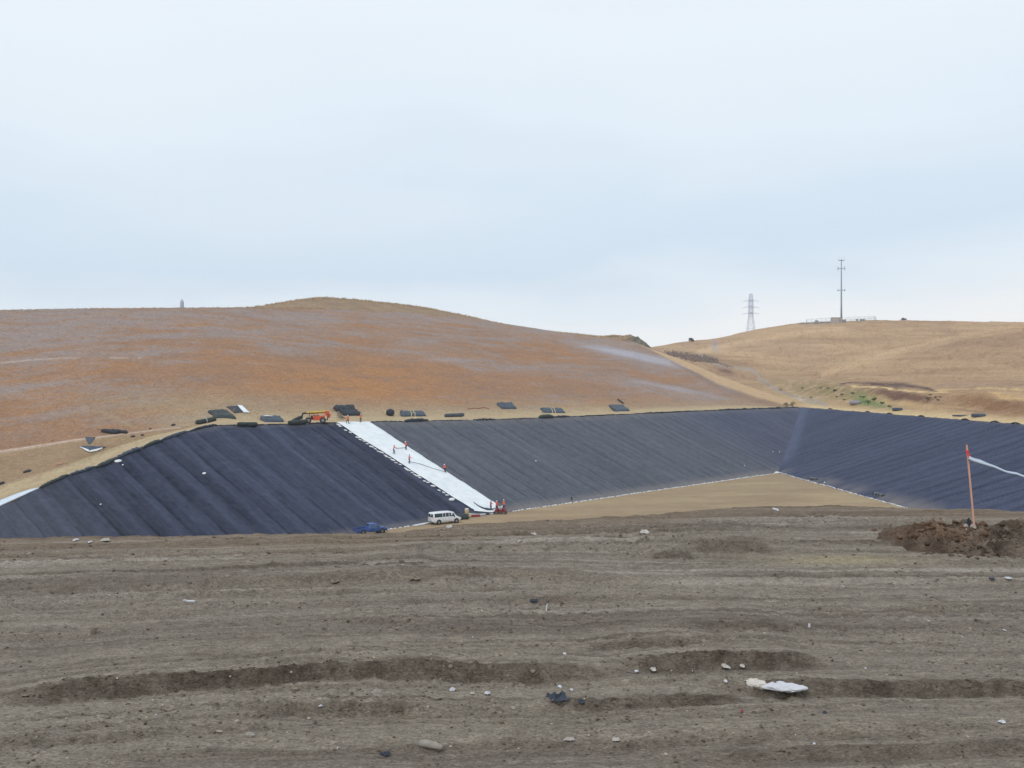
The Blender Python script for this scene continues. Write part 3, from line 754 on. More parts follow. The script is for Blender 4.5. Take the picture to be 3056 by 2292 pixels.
# ---- white strip of new fabric down the slope
def strip_point(a, t):
    """a 0..1 across, t 0 top..1 foot"""
    xt = 1004.5*(1-a)+1101*a; yt = 1261.5
    xb = 1408*(1-a)+1480*a; yb = 1521*(1-a)+1504*a
    # end points sit on the slope plane, straight line between them in the world
    def wp(px, py):
        s = wallray(px, py); return np.array(((px-CX)/F*s, s, -(py-CY)/F*s))
    def tp(px):
        T = T_at(np.array([px]))[0]; return T
    return tp(xt)*(1-t)+wp(xb, yb)*t
na, nt_ = 28, 130
V = np.zeros((nt_+16, na, 3))
for j in range(na):
    a = j/(na-1); p0_, p1_ = strip_point(a, 0), strip_point(a, 1); ew = max(0, abs(a-.5)*2-.8)*5*(1 if a > .5 else -1)
    for i in range(nt_):
        t = i/(nt_-1); p = p0_*(1-t)+p1_*t
        uu, vv = uv_of(np.array([p[0]]), np.array([p[1]]))
        r = float(wall_relief(uu, vv)[0])
        fold = .05*math.sin(a*9+t*14)*math.exp(-((t-.45)/.05)**2) + .06*math.exp(-((a-.5-.9*(t-.32)*4)/.12)**2)*(1 if .2 < t < .45 else 0)
        fold += .035*(float(fbm(np.array([a*5]), np.array([t*9]), 3, 7)[0])-.5)
        V[i, j] = p + NRM3*(.13+r*.85+fold) + np.array([E[0], E[1], 0])*ew*.35*(float(fbm(np.array([t*16.]), np.array([3.+(a > .5)]), 3, 19)[0])-.5)
    # run-out on the floor, flaring to the right
    q = V[nt_-1, j].copy()
    tailr = np.array(hit(1478, 1532, ['floor', 'L', 'R'])[0]); taill = np.array(hit(1416, 1527, ['floor', 'L', 'R'])[0])
    tgt = taill*(1-a)+tailr*a
    for i in range(16):
        t = (i+1)/16.; p = q*(1-t)+tgt*t
        p[2] = q[2]*(1-t)**1.5 + (ZF+.10)*(1-(1-t)**1.5) + .10*math.sin(a*13+t*5)*math.sin(math.pi*t)
        d_ = drop(p[0], p[1], ['L', 'R', 'floor']); p[2] = d_[0].z + .14 + .06*(1+math.sin(a*11+t*4))*math.sin(math.pi*t)
        V[nt_+i, j] = p
strip = sheet('fabric_strip', V, white, None); tag(strip, 'bright white fabric strip unrolled down the black slope', 'fabric')
strip.modifiers.new('thickness', 'SOLIDIFY').thickness = .03
BV['strip'] = bvh_of(strip)
# dark crease piece lying over the foot of the strip
def ribbon(name, pts, m, wd, lift=.05, only=None, thick=.05, parent=None, zs=None, flatn=4):
    """band laid over the terrain along pixel points"""
    W = []
    for p in pts:
        h, n = hit(p[0], p[1], only); W.append((Vector(h)+n*lift, n))
    rs = []
    for i, (p, n) in enumerate(W):
        d = (W[min(i+1, len(W)-1)][0]-W[max(i-1, 0)][0]).normalized(); sd = d.cross(n).normalized()
        ww = wd if not isinstance(wd, (list, tuple)) else wd[i]
        rs.append([p-sd*ww, p-sd*ww*.5+n*thick*.8, p+sd*ww*.5+n*thick, p+sd*ww, p+sd*ww*.5-n*.02, p-sd*ww*.5-n*.02])
    b = MB(); b.rings(rs); return b.build(name, m, parent, smooth=True)
def interp_pts(pts, n):
    out = []
    pts = np.array(pts, float); t = np.concatenate([[0], np.cumsum(np.hypot(*np.diff(pts[:, :2], axis=0).T))])
    for q in np.linspace(0, t[-1], n): out.append([np.interp(q, t, pts[:, k]) for k in range(pts.shape[1])])
    return out
o = ribbon('grey_line', interp_pts([(1221, 1378), (1250, 1384), (1290, 1398), (1326, 1408)], 14), slate, .09, .06, ['strip', 'R'], .04)  # thin raised grey bands laid across the strip
tag(o, 'grey line trailing right across the white strip from the lower worker', 'grey_line')
o = ribbon('grey_line', interp_pts([(1181, 1340), (1195, 1338), (1212, 1336)], 8), slate, .07, .06, ['strip', 'R'], .04)
tag(o, 'short grey line between two workers high on the white strip', 'grey_line')
o = ribbon('fabric_fold', interp_pts([(1413, 1500), (1428, 1511), (1446, 1518.5), (1462, 1521), (1474, 1520)], 14), slate, [.05, .08, .12, .15, .2, .25, .3, .35, .4, .4, .35, .3, .2, .1], .08, ['strip', 'R', 'L', 'floor'], .10)
tag(o, 'dark curled edge lying across the foot of the white strip', 'fabric')

# ---- sandbags
def bag_mesh(seed, L_=.62, W_=.36, H_=.2):
    r = random.Random(seed); b = MB(); rs = []
    for i in range(9):
        t = i/8.; x = (t-.5)*L_; k = math.sin(math.pi*min(1, max(0, t*.92+.04)))**.45
        ring = []
        for j in range(10):
            a = 2*math.pi*j/10; ring.append(Vector((x, math.cos(a)*W_/2*k*(1+r.uniform(-.08, .08)), max(-H_*.25, math.sin(a)*H_/2*k*(1+r.uniform(-.1, .1)))+H_*.25)))
        rs.append(ring)
    b.rings(rs); return b
bagw = mat('sandbag_cloth', A(222, 224, 224), .9, noise=.1, nscale=6)
bag_src = [bag_mesh(i).build('sandbag', bagw, None, True) for i in range(3)]
bag_used = [False]*3
def place_bag(loc, n, ang, label, group, sc=1.0, i=0):
    k = i % 3
    if not bag_used[k]: o = bag_src[k]; bag_used[k] = True
    else: o = bag_src[k].copy(); COL.objects.link(o)
    M = frame(loc, n, ang); o.matrix_world = M @ Matrix.Diagonal((sc, sc, sc, 1)); tag(o, label, 'sandbag', group); return o
# along the left edge of the strip
px_list = [1010, 1015, 1031, 1045, 1067, 1075, 1086, 1096, 1108, 1112, 1120, 1129, 1139, 1150, 1154, 1163, 1172, 1182, 1194, 1210, 1215, 1222, 1230, 1238, 1247, 1253, 1267, 1277, 1292, 1310, 1324, 1334]
for i, px in enumerate(px_list):
    py = 1269+(px-1010)*.6435+(i % 3)*1.2
    h, n = hit(px, py, ['L', 'R']); place_bag(h+n*.02, n, -1.2+(i*.7) % 1.0, 'white sandbag in the row down the left edge of the white strip', 'sandbags down the strip edge', 1.15 if i % 4 else 1.6, i)
o = whitebox = MB(); h, n = hit(1348, 1492, ['L', 'R'])
for k in range(3): whitebox.v, whitebox.f = whitebox.v, whitebox.f
b = bag_mesh(9, 1.5, .9, .45); o = b.build('sandbag', bagw, None, True); o.matrix_world = frame(h, n, .2); tag(o, 'largest white sandbag low on the slope left of the white strip', 'sandbag')
# along the foot of the slopes
foot = [(1150, 1581), (1290, 1553), (1400, 1538)]
i = 0
def foot_row(p, q, step, label, group, jitter=.12, sc=1.0):
    global i
    p, q = Vector(p), Vector(q); n_ = max(1, int((q-p).length/step))
    for k in range(n_):
        t = (k+rnd.uniform(-.2, .2))/n_; x, y = (p+(q-p)*t)[:2]
        x += rnd.uniform(-jitter, jitter); y += rnd.uniform(-jitter, jitter)
        ang = math.atan2(q.y-p.y, q.x-p.x)-math.atan2(E[1], E[0])+rnd.uniform(-.25, .25)
        h = drop(x, y, ['floor', 'L', 'R', 'F'])
        if h: place_bag(h[0], Vector((0, 0, 1)), ang, label, group, sc*rnd.uniform(.8, 1.35), i)
        i += 1
foot_row((P0[0]+.5, P0[1]-.4), (-9.5, 182.3), .95, 'white sandbag in the row along the slope foot between pickup and strip', 'sandbags along the foot left of the strip')
foot_row((0.2, 192.6), (72.6, 275.3), 1.0, 'white sandbag in the row along the slope foot right of the strip', 'sandbags along the foot right of the strip', sc=1.05)
foot_row((73.2, 275), (77.5, 196), 1.15, 'white sandbag in the row along the foot of the far right slope', 'sandbags along the foot of the far slope', sc=1.0)
b = bag_mesh(22, 2.2, 1.5, .7); o = b.build('sandbag', bagw, None, True); o.matrix_world = frame(drop(72.4, 274.6, ['floor'])[0], Vector((0, 0, 1)), .4); tag(o, 'big white bag in the corner where the two slopes meet', 'sandbag')
# long folded white fabric behind the van
o = ribbon('fabric_roll', interp_pts([(1236, 1571), (1262, 1566), (1296, 1559.5)], 8), white, .35, .05, ['floor'], .25)
tag(o, 'long white fabric roll on the ground behind the van', 'fabric roll')

# ---- rolls and folded bundles
def roll_mesh(L_, r, seed, sag=.0):
    g = random.Random(seed); b = MB(); pr = []
    n = 14; rs = []
    for i in range(n+1):
        x = (i/n-.5)*L_; k = 1 + g.uniform(-.06, .06)
        if i in (0, n): k = .82
        ring = []
        for j in range(12):
            a = 2*math.pi*j/12; ring.append(Vector((x, math.cos(a)*r*k*(1+g.uniform(-.05, .05)), r*.9+math.sin(a)*r*k*.95)))
        rs.append(ring)
    b.rings(rs); return b
def spans(px, py, wpx, only):
    h, n = hit(px, py, only); s = h.y; tx = (px-CX)/F
    return h, n, wpx*s/F/(E[1]*0+ (E[0]-E[1]*tx))
def roll(px, py, wpx, r, label, m=None, ang=0.0, only=('hill',), straps=1, seed=1, group=None, lift=0.0):
    h, n, L_ = spans(px, py, wpx, only)
    t = empty('fabric_roll'); t.matrix_world = frame(h+n*lift, n, ang)
    roll_mesh(L_, r, seed).build('roll_body', m or blackg, t, True)
    for k in range(straps):
        x = (k-(straps-1)/2.)*L_*.22; b = MB(); b.lathe([(x-.06, r*1.07), (x+.06, r*1.07)], (0, 0, r*.9), 'X', 14); b.build('strap', greyw if m is None else yellowstrap, t)
    tag(t, label, 'roll', group); return t
def bundle_q(cs, hgt, label, m=None, straps=0, seed=1, lobes=0, white_top=False, root=None, name='folded_liner', base=0.0, only=('hill',)):
    """folded sheet bundle over four ground corners (top left, top right, bottom right, bottom left as seen)"""
    W = [Vector(hit(p[0], p[1]+1.0, only)[0]) for p in cs]; ctr = (W[0]+W[1]+W[2]+W[3])/4
    t = root
    if t is None: t = empty('liner_bundle'); t.location = ctr; tag(t, label, 'liner bundle')
    o0 = Vector(t.location)
    W = [w_-o0 for w_ in W]; L_ = ((W[1]-W[0]).length+(W[2]-W[3]).length)/2; dep = ((W[0]-W[3]).length+(W[1]-W[2]).length)/2
    print('bundle %.1f x %.1f' % (L_, dep))
    nx, ny = 26, 16; V = np.zeros((ny, nx, 3)); f1 = lambda x, y, sd_: float(noise2(np.array([x+sd_]), np.array([y]), sd_)[0])
    def top(a, b_):
        p = (W[3]*(1-a)+W[2]*a)*(1-b_)+(W[0]*(1-a)+W[1]*a)*b_
        ex_ = min(a, 1-a)*L_; ey = min(b_, 1-b_)*dep; hh = hgt*(1-math.exp(-ex_/.14))*(1-math.exp(-ey/.14))
        if lobes: hh *= .72+.36*abs(math.sin(b_*math.pi*lobes))
        hh *= 1+(f1(a*L_*1.3, b_*dep*1.3, seed)-.5)*.5
        j = .35*(f1(a*7., b_*5., seed+4)-.5); return p+Vector((j, j*.6, hh-.04+base))
    for jj in range(ny):
        for ii in range(nx): V[jj, ii] = top(ii/(nx-1), jj/(ny-1))
    o = sheet(name, V, m or black); o.parent = t; s_ = o.modifiers.new('solid', 'SOLIDIFY'); s_.thickness = .12; s_.offset = -1
    for k in range(straps):
        a0 = .42+.13*k; b = MB(); rs = []
        for q in np.linspace(0, 1, 14):
            p = top(a0, q)+Vector((0, 0, .03)); u_ = (W[1]-W[0]).normalized()*.10; rs.append([p-u_, p+u_, p+u_+Vector((0, 0, .03)), p-u_+Vector((0, 0, .03))])
        b.rings(rs); b.build('strap', yellowstrap, t)
    if white_top:
        b = bag_mesh(seed, L_*.42, dep*.3, .2); p = top(.33, .7); b.xf(Matrix.Translation(p+Vector((0, 0, .05))) @ Matrix.Rotation(math.atan2((W[1]-W[0]).y, (W[1]-W[0]).x), 4, 'Z')); b.build('loose_end', white, t, True)
    return t
roll(615, 1262, 57, .50, 'short dark green-black roll alone on the bare bench', ang=0.0, only=('hill',), seed=3)
roll(737, 1272, 57, .45, 'black roll on the slope edge below the bundle with the white top', only=('hill', 'L'), seed=4, straps=0)
roll(888, 1266, 54, .50, 'black roll on the slope edge under the end of the raised load', only=('hill', 'L'), seed=5, straps=0)
bundle_q([(620, 1227), (678, 1225), (709, 1251), (640, 1248)], .55, 'diamond-shaped black folded liner with pale scuffs above the short roll', blackg, seed=2, lobes=2)
bundle_q([(775, 1245), (839, 1245), (847, 1259), (787, 1259)], .6, 'dark folded liner bundle with a white sheet on its top', slate, seed=6, lobes=3, white_top=True)
t = bundle_q([(1004, 1226), (1066, 1228), (1081, 1240), (1026, 1240)], .8, 'large double-stacked black liner bundle behind the two upper workers', black, seed=8, lobes=2)
bundle_q([(994, 1222), (1056, 1220), (1063, 1230), (1006, 1230)], .9, '', black, seed=9, lobes=1, root=t, name='upper_fold', base=.35)
bundle_q([(1192, 1229), (1264, 1229), (1271, 1241.5), (1199, 1243)], .6, 'long black liner bundle with two pale straps beside the crumpled ball', slate, straps=2, seed=12, lobes=2)
b = MB(); g = random.Random(5); b.ell((0, 0, .75), (1.15, .9, .85), 12, 8, .12, g)
o = b.build('crumpled_liner', black, None, False); h, n = hit(1163, 1240, ('hill',)); o.matrix_world = frame(h, n, 0); tag(o, 'black crumpled ball of liner at the left of the strapped bundle', 'liner scrap')
roll(1356, 1244, 54, .48, 'small lone slate-grey roll between strapped bundle and red webbing', slate, seed=15, straps=0)
bundle_q([(1479, 1203), (1529, 1203), (1544, 1220), (1495, 1220)], .55, 'blue-grey folded liner bundle highest on the hill right of the red webbing', slate, seed=16, lobes=3)
bundle_q([(1611, 1218), (1676, 1219), (1688, 1232), (1621, 1231)], .55, 'neat dark folded bundle with two pale straps right of the middle', slate, straps=2, seed=18, lobes=1)
bundle_q([(1815, 1209), (1861, 1210), (1880, 1226), (1837, 1228)], .6, 'rightmost square dark folded bundle on the hill foot', slate, seed=21, lobes=2)
roll(1851, 1199, 32, .28, 'thin dark roll lying above the rightmost bundle', black, ang=.95, seed=23, straps=0)
# flat black sheet with white border
def patch(name, corners, m, label=None, cat=None, only=('hill',), lift=.06, parent=None, n_=8, thick=.05, wob=.06, seed=0):
    c_ = [np.array(hit(*p, only)[0]) for p in corners]
    V = np.zeros((n_, n_, 3))
    for j in range(n_):
        for i_ in range(n_):
            a, b_ = i_/(n_-1), j/(n_-1)
            p = (c_[0]*(1-a)+c_[1]*a)*(1-b_)+(c_[3]*(1-a)+c_[2]*a)*b_
            d = drop(p[0], p[1], only)
            z = d[0].z if d else p[2]
            V[j, i_] = (p[0], p[1], z+lift+wob*float(noise2(np.array([a*4.+seed]), np.array([b_*4.]), seed)[0]))
    o = sheet(name, V, m); s_ = o.modifiers.new('solid', 'SOLIDIFY'); s_.thickness = thick; s_.offset = 1
    if parent: o.parent = parent
    if label: tag(o, label, cat)
    return o
t = empty('liner_sheet'); tag(t, 'flat black sheet with a broad white end lying highest left on the hill', 'liner sheet')
patch('black_part', [(675, 1214), (710, 1211), (726, 1231), (700, 1233)], black, parent=t, thick=.15)
patch('white_end', [(709, 1211), (722, 1212), (746, 1234), (728, 1233)], white, parent=t, lift=.2, thick=.1)
o = patch('liner_offcut', [(254, 1306), (285, 1305), (269, 1326), (264, 1326)], slate, 'grey triangular liner offcut hanging below the pale ditch', 'liner scrap', thick=.05)
t = empty('liner_offcut'); tag(t, 'grey kite-shaped liner offcut with white edges beside the ramp', 'liner scrap')
patch('grey_part', [(240, 1332), (318, 1334), (292, 1342), (262, 1344)], slate, parent=t, thick=.25)
patch('white_edge', [(238, 1336), (262, 1344), (271, 1352), (262, 1350)], white, parent=t, lift=.2, thick=.12, n_=5)
patch('white_edge', [(268, 1352), (270, 1347), (305, 1339), (306, 1342)], white, parent=t, lift=.2, thick=.12, n_=5)
t = empty('liner_bundle'); tag(t, 'long ragged black liner rolls lying across the pale ditch', 'liner bundle')
for (p, q, r_) in (((304, 1289), (352, 1296), .5), ((330, 1288), (381, 1294), .42)):
    a_, b_ = hit(p[0], p[1], ('hill',))[0], hit(q[0], q[1], ('hill',))[0]
    mb = MB(); g = random.Random(int(r_*100)); pts = [a_.lerp(b_, k/8.)+Vector((g.uniform(-.1, .1), g.uniform(-.1, .1), r_*.6)) for k in range(9)]
    mb.tube(pts, [r_*(.5 if k in (0, 8) else 1+g.uniform(-.2, .15)) for k in range(9)], 9, True, .8)
    o = mb.build('loose_roll', black, None, True); o.parent = t
# small scraps on the left bank
for (px, py, r_, lab) in ((82, 1408, .55, 'small dark liner scrap low on the bank under the pale ditch'), (395, 1303, .4, 'dark clump of scrap below the ragged liner rolls'), (425, 1299, .35, 'dark lump right of the clump below the ditch'), (517, 1270, .5, 'small dark scrap on the hill at the right end of the ditch'), (2, 1446, .6, 'dark scrap at the left border of the bank'), (450, 1280, .3, 'tiny grey scrap beside the end of the ditch')):
    h, n = hit(px, py, ('hill',)); g = random.Random(int(px)); b = MB()
    for k in range(3): b.ell((g.uniform(-.5, .5)*r_*1.5, g.uniform(-.3, .3)*r_, r_*.2), (r_*g.uniform(.6, 1), r_*g.uniform(.4, .7), r_*.35), 8, 5, .2, g)
    o = b.build('liner_scrap', black); o.matrix_world = frame(h, n, g.uniform(-.5, .5)); tag(o, lab, 'scrap')
h, n = hit(178, 1387, ('hill',)); b = MB(); g = random.Random(3)
for k in range(5): b.box((g.uniform(-.8, .8), g.uniform(-.2, .2), .12+.05*k), (g.uniform(.5, 1.2), .12, .06), Matrix.Rotation(g.uniform(-1, 1), 3, 'Z'))
o = b.build('broken_laths', wood); o.matrix_world = frame(h, n); tag(o, 'broken wooden laths and scrap on the bank beside the ramp', 'debris')
# red webbing
o = ribbon('webbing', interp_pts([(1398, 1221), (1418, 1218), (1426, 1220), (1440, 1217), (1446, 1217), (1460, 1220)], 16), redm, .18, .05, ('hill',), .10); tag(o, 'red webbing lying loose on the hill foot', 'webbing')

# ---- rolled edge of the liner on the crest (each run its own piece)
def edge_tube(name, x0, x1, r, m, label, cat, dy=0.0, wav=.3, n_=26, seed=0, taper=True):
    g = random.Random(seed); xs_ = np.linspace(x0, x1, n_); T = T_at(xs_); pts = []; rr = []
    for k in range(n_):
        t = k/(n_-1); e_ = math.sin(math.pi*t)**.5 if taper else 1
        p = Vector(T[k]); rad = r*(.35+.65*e_)*(1+g.uniform(-wav, wav)*.5)
        d = drop(p.x-NV[0]*dy, p.y-NV[1]*dy, ('L', 'R', 'hill', 'F')); z = d[0].z if d else p.z
        rad *= .8; pts.append(Vector((p.x-NV[0]*dy, p.y-NV[1]*dy, z+rad*.5+g.uniform(-.05, .08)))); rr.append(rad)
    b = MB(); b.tube(pts, rr, 9, True, .8); o = b.build(name, m, None, True); tag(o, label, cat); return o
edge_tube('rolled_edge', 118, 205, .42, blackg, 'dark rolled liner edge nearest the white sheet on the ramp side', 'liner edge', seed=1)
edge_tube('rolled_edge', 207, 286, .36, slate, 'grey sagging liner edge below the lower ramp bend', 'liner edge', seed=2)
edge_tube('fabric_roll', 286, 345, .52, blackg, 'thick black-green roll on the ramp edge beside a white scrap', 'roll', dy=.3, seed=3, wav=.1)
edge_tube('rolled_edge', 345, 428, .45, slate, 'grey rolled liner edge between the two thick ramp rolls', 'liner edge', seed=4)
edge_tube('fabric_roll', 428, 486, .48, blackg, 'thick dark roll on the middle of the ramp edge', 'roll', dy=.2, seed=5, wav=.1)
edge_tube('rolled_edge', 486, 566, .42, slate, 'rolled liner edge below the pale strip on the upper ramp', 'liner edge', seed=6)
edge_tube('rolled_edge', 562, 650, .38, black, 'dark rolled liner edge where the ramp meets the bench', 'liner edge', seed=7)
edge_tube('rolled_edge', 650, 860, .20, black, 'thin dark liner edge along the bench by the flat bundles', 'liner edge', seed=8)
edge_tube('rolled_edge', 910, 1006, .20, black, 'thin dark liner edge in front of the lifting machine', 'liner edge', seed=9)
edge_tube('rolled_edge', 1104, 1204, .22, blackg, 'thin dark liner edge right of the white strip top', 'liner edge', seed=10)
edge_tube('rolled_edge', 1206, 1278, .62, black, 'dark humped liner edge below the strapped bundle', 'liner edge', seed=11, wav=.1)
edge_tube('rolled_edge', 1278, 1400, .16, black, 'thin liner edge below the small lone roll', 'liner edge', seed=12)
edge_tube('rolled_edge', 1412, 1480, .34, blackg, 'low dark liner hump below the red webbing', 'liner edge', seed=13)
edge_tube('rolled_edge', 1480, 1606, .18, black, 'thin liner edge below the blue-grey bundle', 'liner edge', seed=14)
edge_tube('rolled_edge', 1608, 1652, .85, blackg, 'tallest dark liner hump below the neat strapped bundle', 'liner edge', seed=15, wav=.1)
edge_tube('rolled_edge', 1652, 1700, .45, black, 'dark liner flap right of the tallest hump', 'liner edge', seed=16, wav=.1)
edge_tube('rolled_edge', 1700, 1880, .22, black, 'thin liner edge left of the rightmost bundle', 'liner edge', seed=17)
edge_tube('rolled_edge', 1880, 2100, .28, black, 'liner edge right of the rightmost bundle', 'liner edge', seed=18, wav=.6)
edge_tube('rolled_edge', 2100, 2385, .36, black, 'dark ragged liner edge running to the far corner', 'liner edge', seed=19, wav=.8, n_=60)
# bright strips beside the ramp edge
def bench_band(x0, x1, off0, off1, m, name, label, cat, n_=16, lift=.07, thick=.08):
    xs_ = np.linspace(x0, x1, n_); T = T_at(xs_); V = np.zeros((4, n_, 3))
    for k in range(n_):
        e_ = math.sin(math.pi*k/(n_-1))**.6
        for j in range(4):
            o_ = off0+(off1-off0)*(j/3.)*(.25+.75*e_); x, y = T[k, 0]+NV[0]*o_, T[k, 1]+NV[1]*o_
            d = drop(x, y, ('hill', 'L')); V[j, k] = (x, y, (d[0].z if d else T[k, 2])+lift)
    o = sheet(name, V, m); s_ = o.modifiers.new('solid', 'SOLIDIFY'); s_.thickness = thick; s_.offset = 1; tag(o, label, cat); return o
bench_band(-60, 118, .1, 4.6, mat('pale_sheet', A(206, 216, 226), .7, noise=.08, nscale=1), 'fabric_sheet', 'large pale white sheet spread on the lowest part of the ramp edge', 'fabric')
bench_band(474, 548, .3, .9, white, 'fabric_sheet', 'narrow white sheet beside the upper ramp edge', 'fabric')
bench_band(235, 284, .4, .75, whitep, 'fabric_sheet', 'thin white sheet beside the lower ramp edge', 'fabric')
h, n = hit(352, 1377, ('L',)); o = bag_mesh(31, 1.3, .8, .3).build('fabric_scrap', whitep, None, True); o.matrix_world = frame(h, n, .3); tag(o, 'crumpled white scrap beside the thick ramp roll', 'scrap')
for (px, py, s_, lab) in ((609, 1413, .8, 'white scrap alone in the middle of the dark left slope'), (366, 1388, .4, 'tiny white scrap just under the ramp roll'), (300, 1506, .35, 'faint grey scrap low on the dark left slope'), (1599, 1376, .55, 'small white scrap in the middle of the grey slope'), (2307, 1349, .5, 'small white bag just left of the slope corner line'), (2326, 1349, .5, 'small white bag just right of the slope corner line'), (2222, 1390, .5, 'small white scrap on the grey slope near the corner'), (2461, 1440, .6, 'white scrap beside the upper black roll on the right slope')):
    h, n = hit(px, py, ('L', 'R', 'F')); o = bag_mesh(int(px), s_*1.0, s_*.6, .2).build('fabric_scrap', whitep, None, True); o.matrix_world = frame(h, n, .5); tag(o, lab, 'scrap')
h, n = hit(1706, 1492, ('R', 'floor')); b = MB(); b.lathe([(0, .3), (.9, .28), (1.0, .2)], (0, 0, 0), 'Z', 10); b.lathe([(1.0, .12), (1.25, .12)], (0, 0, 0), 'Z', 8)
o = b.build('fuel_can', dkpl); o.matrix_world = Matrix.Translation(h) @ Matrix.Scale(.55, 4); tag(o, 'small dark can standing at the foot of the grey slope', 'can')
# rolls on the far slope foot
for (p, q, lab) in (((2398, 1431), (2440, 1438), 'upper black strapped roll at the foot of the far right slope'), ((2588, 1478), (2637, 1487), 'lower black strapped roll at the foot of the far right slope')):
    a_, b_ = hit(p[0], p[1], ('F', 'floor'))[0], hit(q[0], q[1], ('F', 'floor'))[0]
    t = empty('fabric_roll'); tag(t, lab, 'roll', 'rolls at the foot of the far slope'); d = (b_-a_); ctr = (a_+b_)/2
    L_ = min(d.length, 5.2); ang = math.atan2(d.y, d.x)
    # lies along the foot line, seen obliquely
    M = Matrix.Translation(ctr+Vector((.8, 0, 0))) @ Matrix.Rotation(ang, 4, 'Z'); M.translation.z = ctr.z
    t.matrix_world = M; roll_mesh(L_, .42, 7).build('roll_body', blackg, t, True)
    for k in range(3):
        b = MB(); x = (k-1)*L_*.25; b.lathe([(x-.05, .45), (x+.05, .45)], (0, 0, .38), 'X', 12); b.build('strap', greyw, t)
# dark lumps along the far slope's top edge and things on the far bench
for k, px in enumerate((2478, 2590, 2655, 2750, 2882, 2970, 3032)):
    y = 107.0*F/(px-CX); g = random.Random(k); pts = [Vector((107+g.uniform(-.1, .1), y+q*1.1-2, -8.5+.25*math.sin(math.pi*q/4.))) for q in range(5)]
    b = MB(); b.tube(pts, [.08, .22, .28, .2, .08], 8, True, .7); o = b.build('rolled_edge', black, None, True); tag(o, 'short dark liner lump on the top edge of the far right slope', 'liner edge', 'dark lumps on the far top edge')
def bench_roll(px, py, L_, r, m, label, ang=0.0, n_=1):
    h, nn = hit(px, py, ('rhill',)); t = empty('fabric_roll'); t.matrix_world = Matrix.Translation(h) @ Matrix.Rotation(ang, 4, 'Z')
    for k in range(n_):
        b = roll_mesh(L_, r, int(px)+k); b.xf(Matrix.Translation((0, (k-(n_-1)/2.)*r*2.05, 0))); b.build('roll_body', m, t, True)
    tag(t, label, 'roll'); return t
bench_roll(2552, 1207, 3.6, .7, mat('grey_cloth', A(142, 140, 150), .9), 'grey cloth-covered rolls at the left of the green scrub', -.5, 2)
bench_roll(2678, 1226, 2.8, .5, slate, 'grey roll on the track below the brown cut', -.4, 1)
bench_roll(2920, 1244, 3.2, .42, slate, 'grey roll at the right end of the far track', -.4, 2)
bench_roll(2868, 1243, 4.0, .22, slate, 'thin grey roll left of the pair on the far track', -.4, 1)

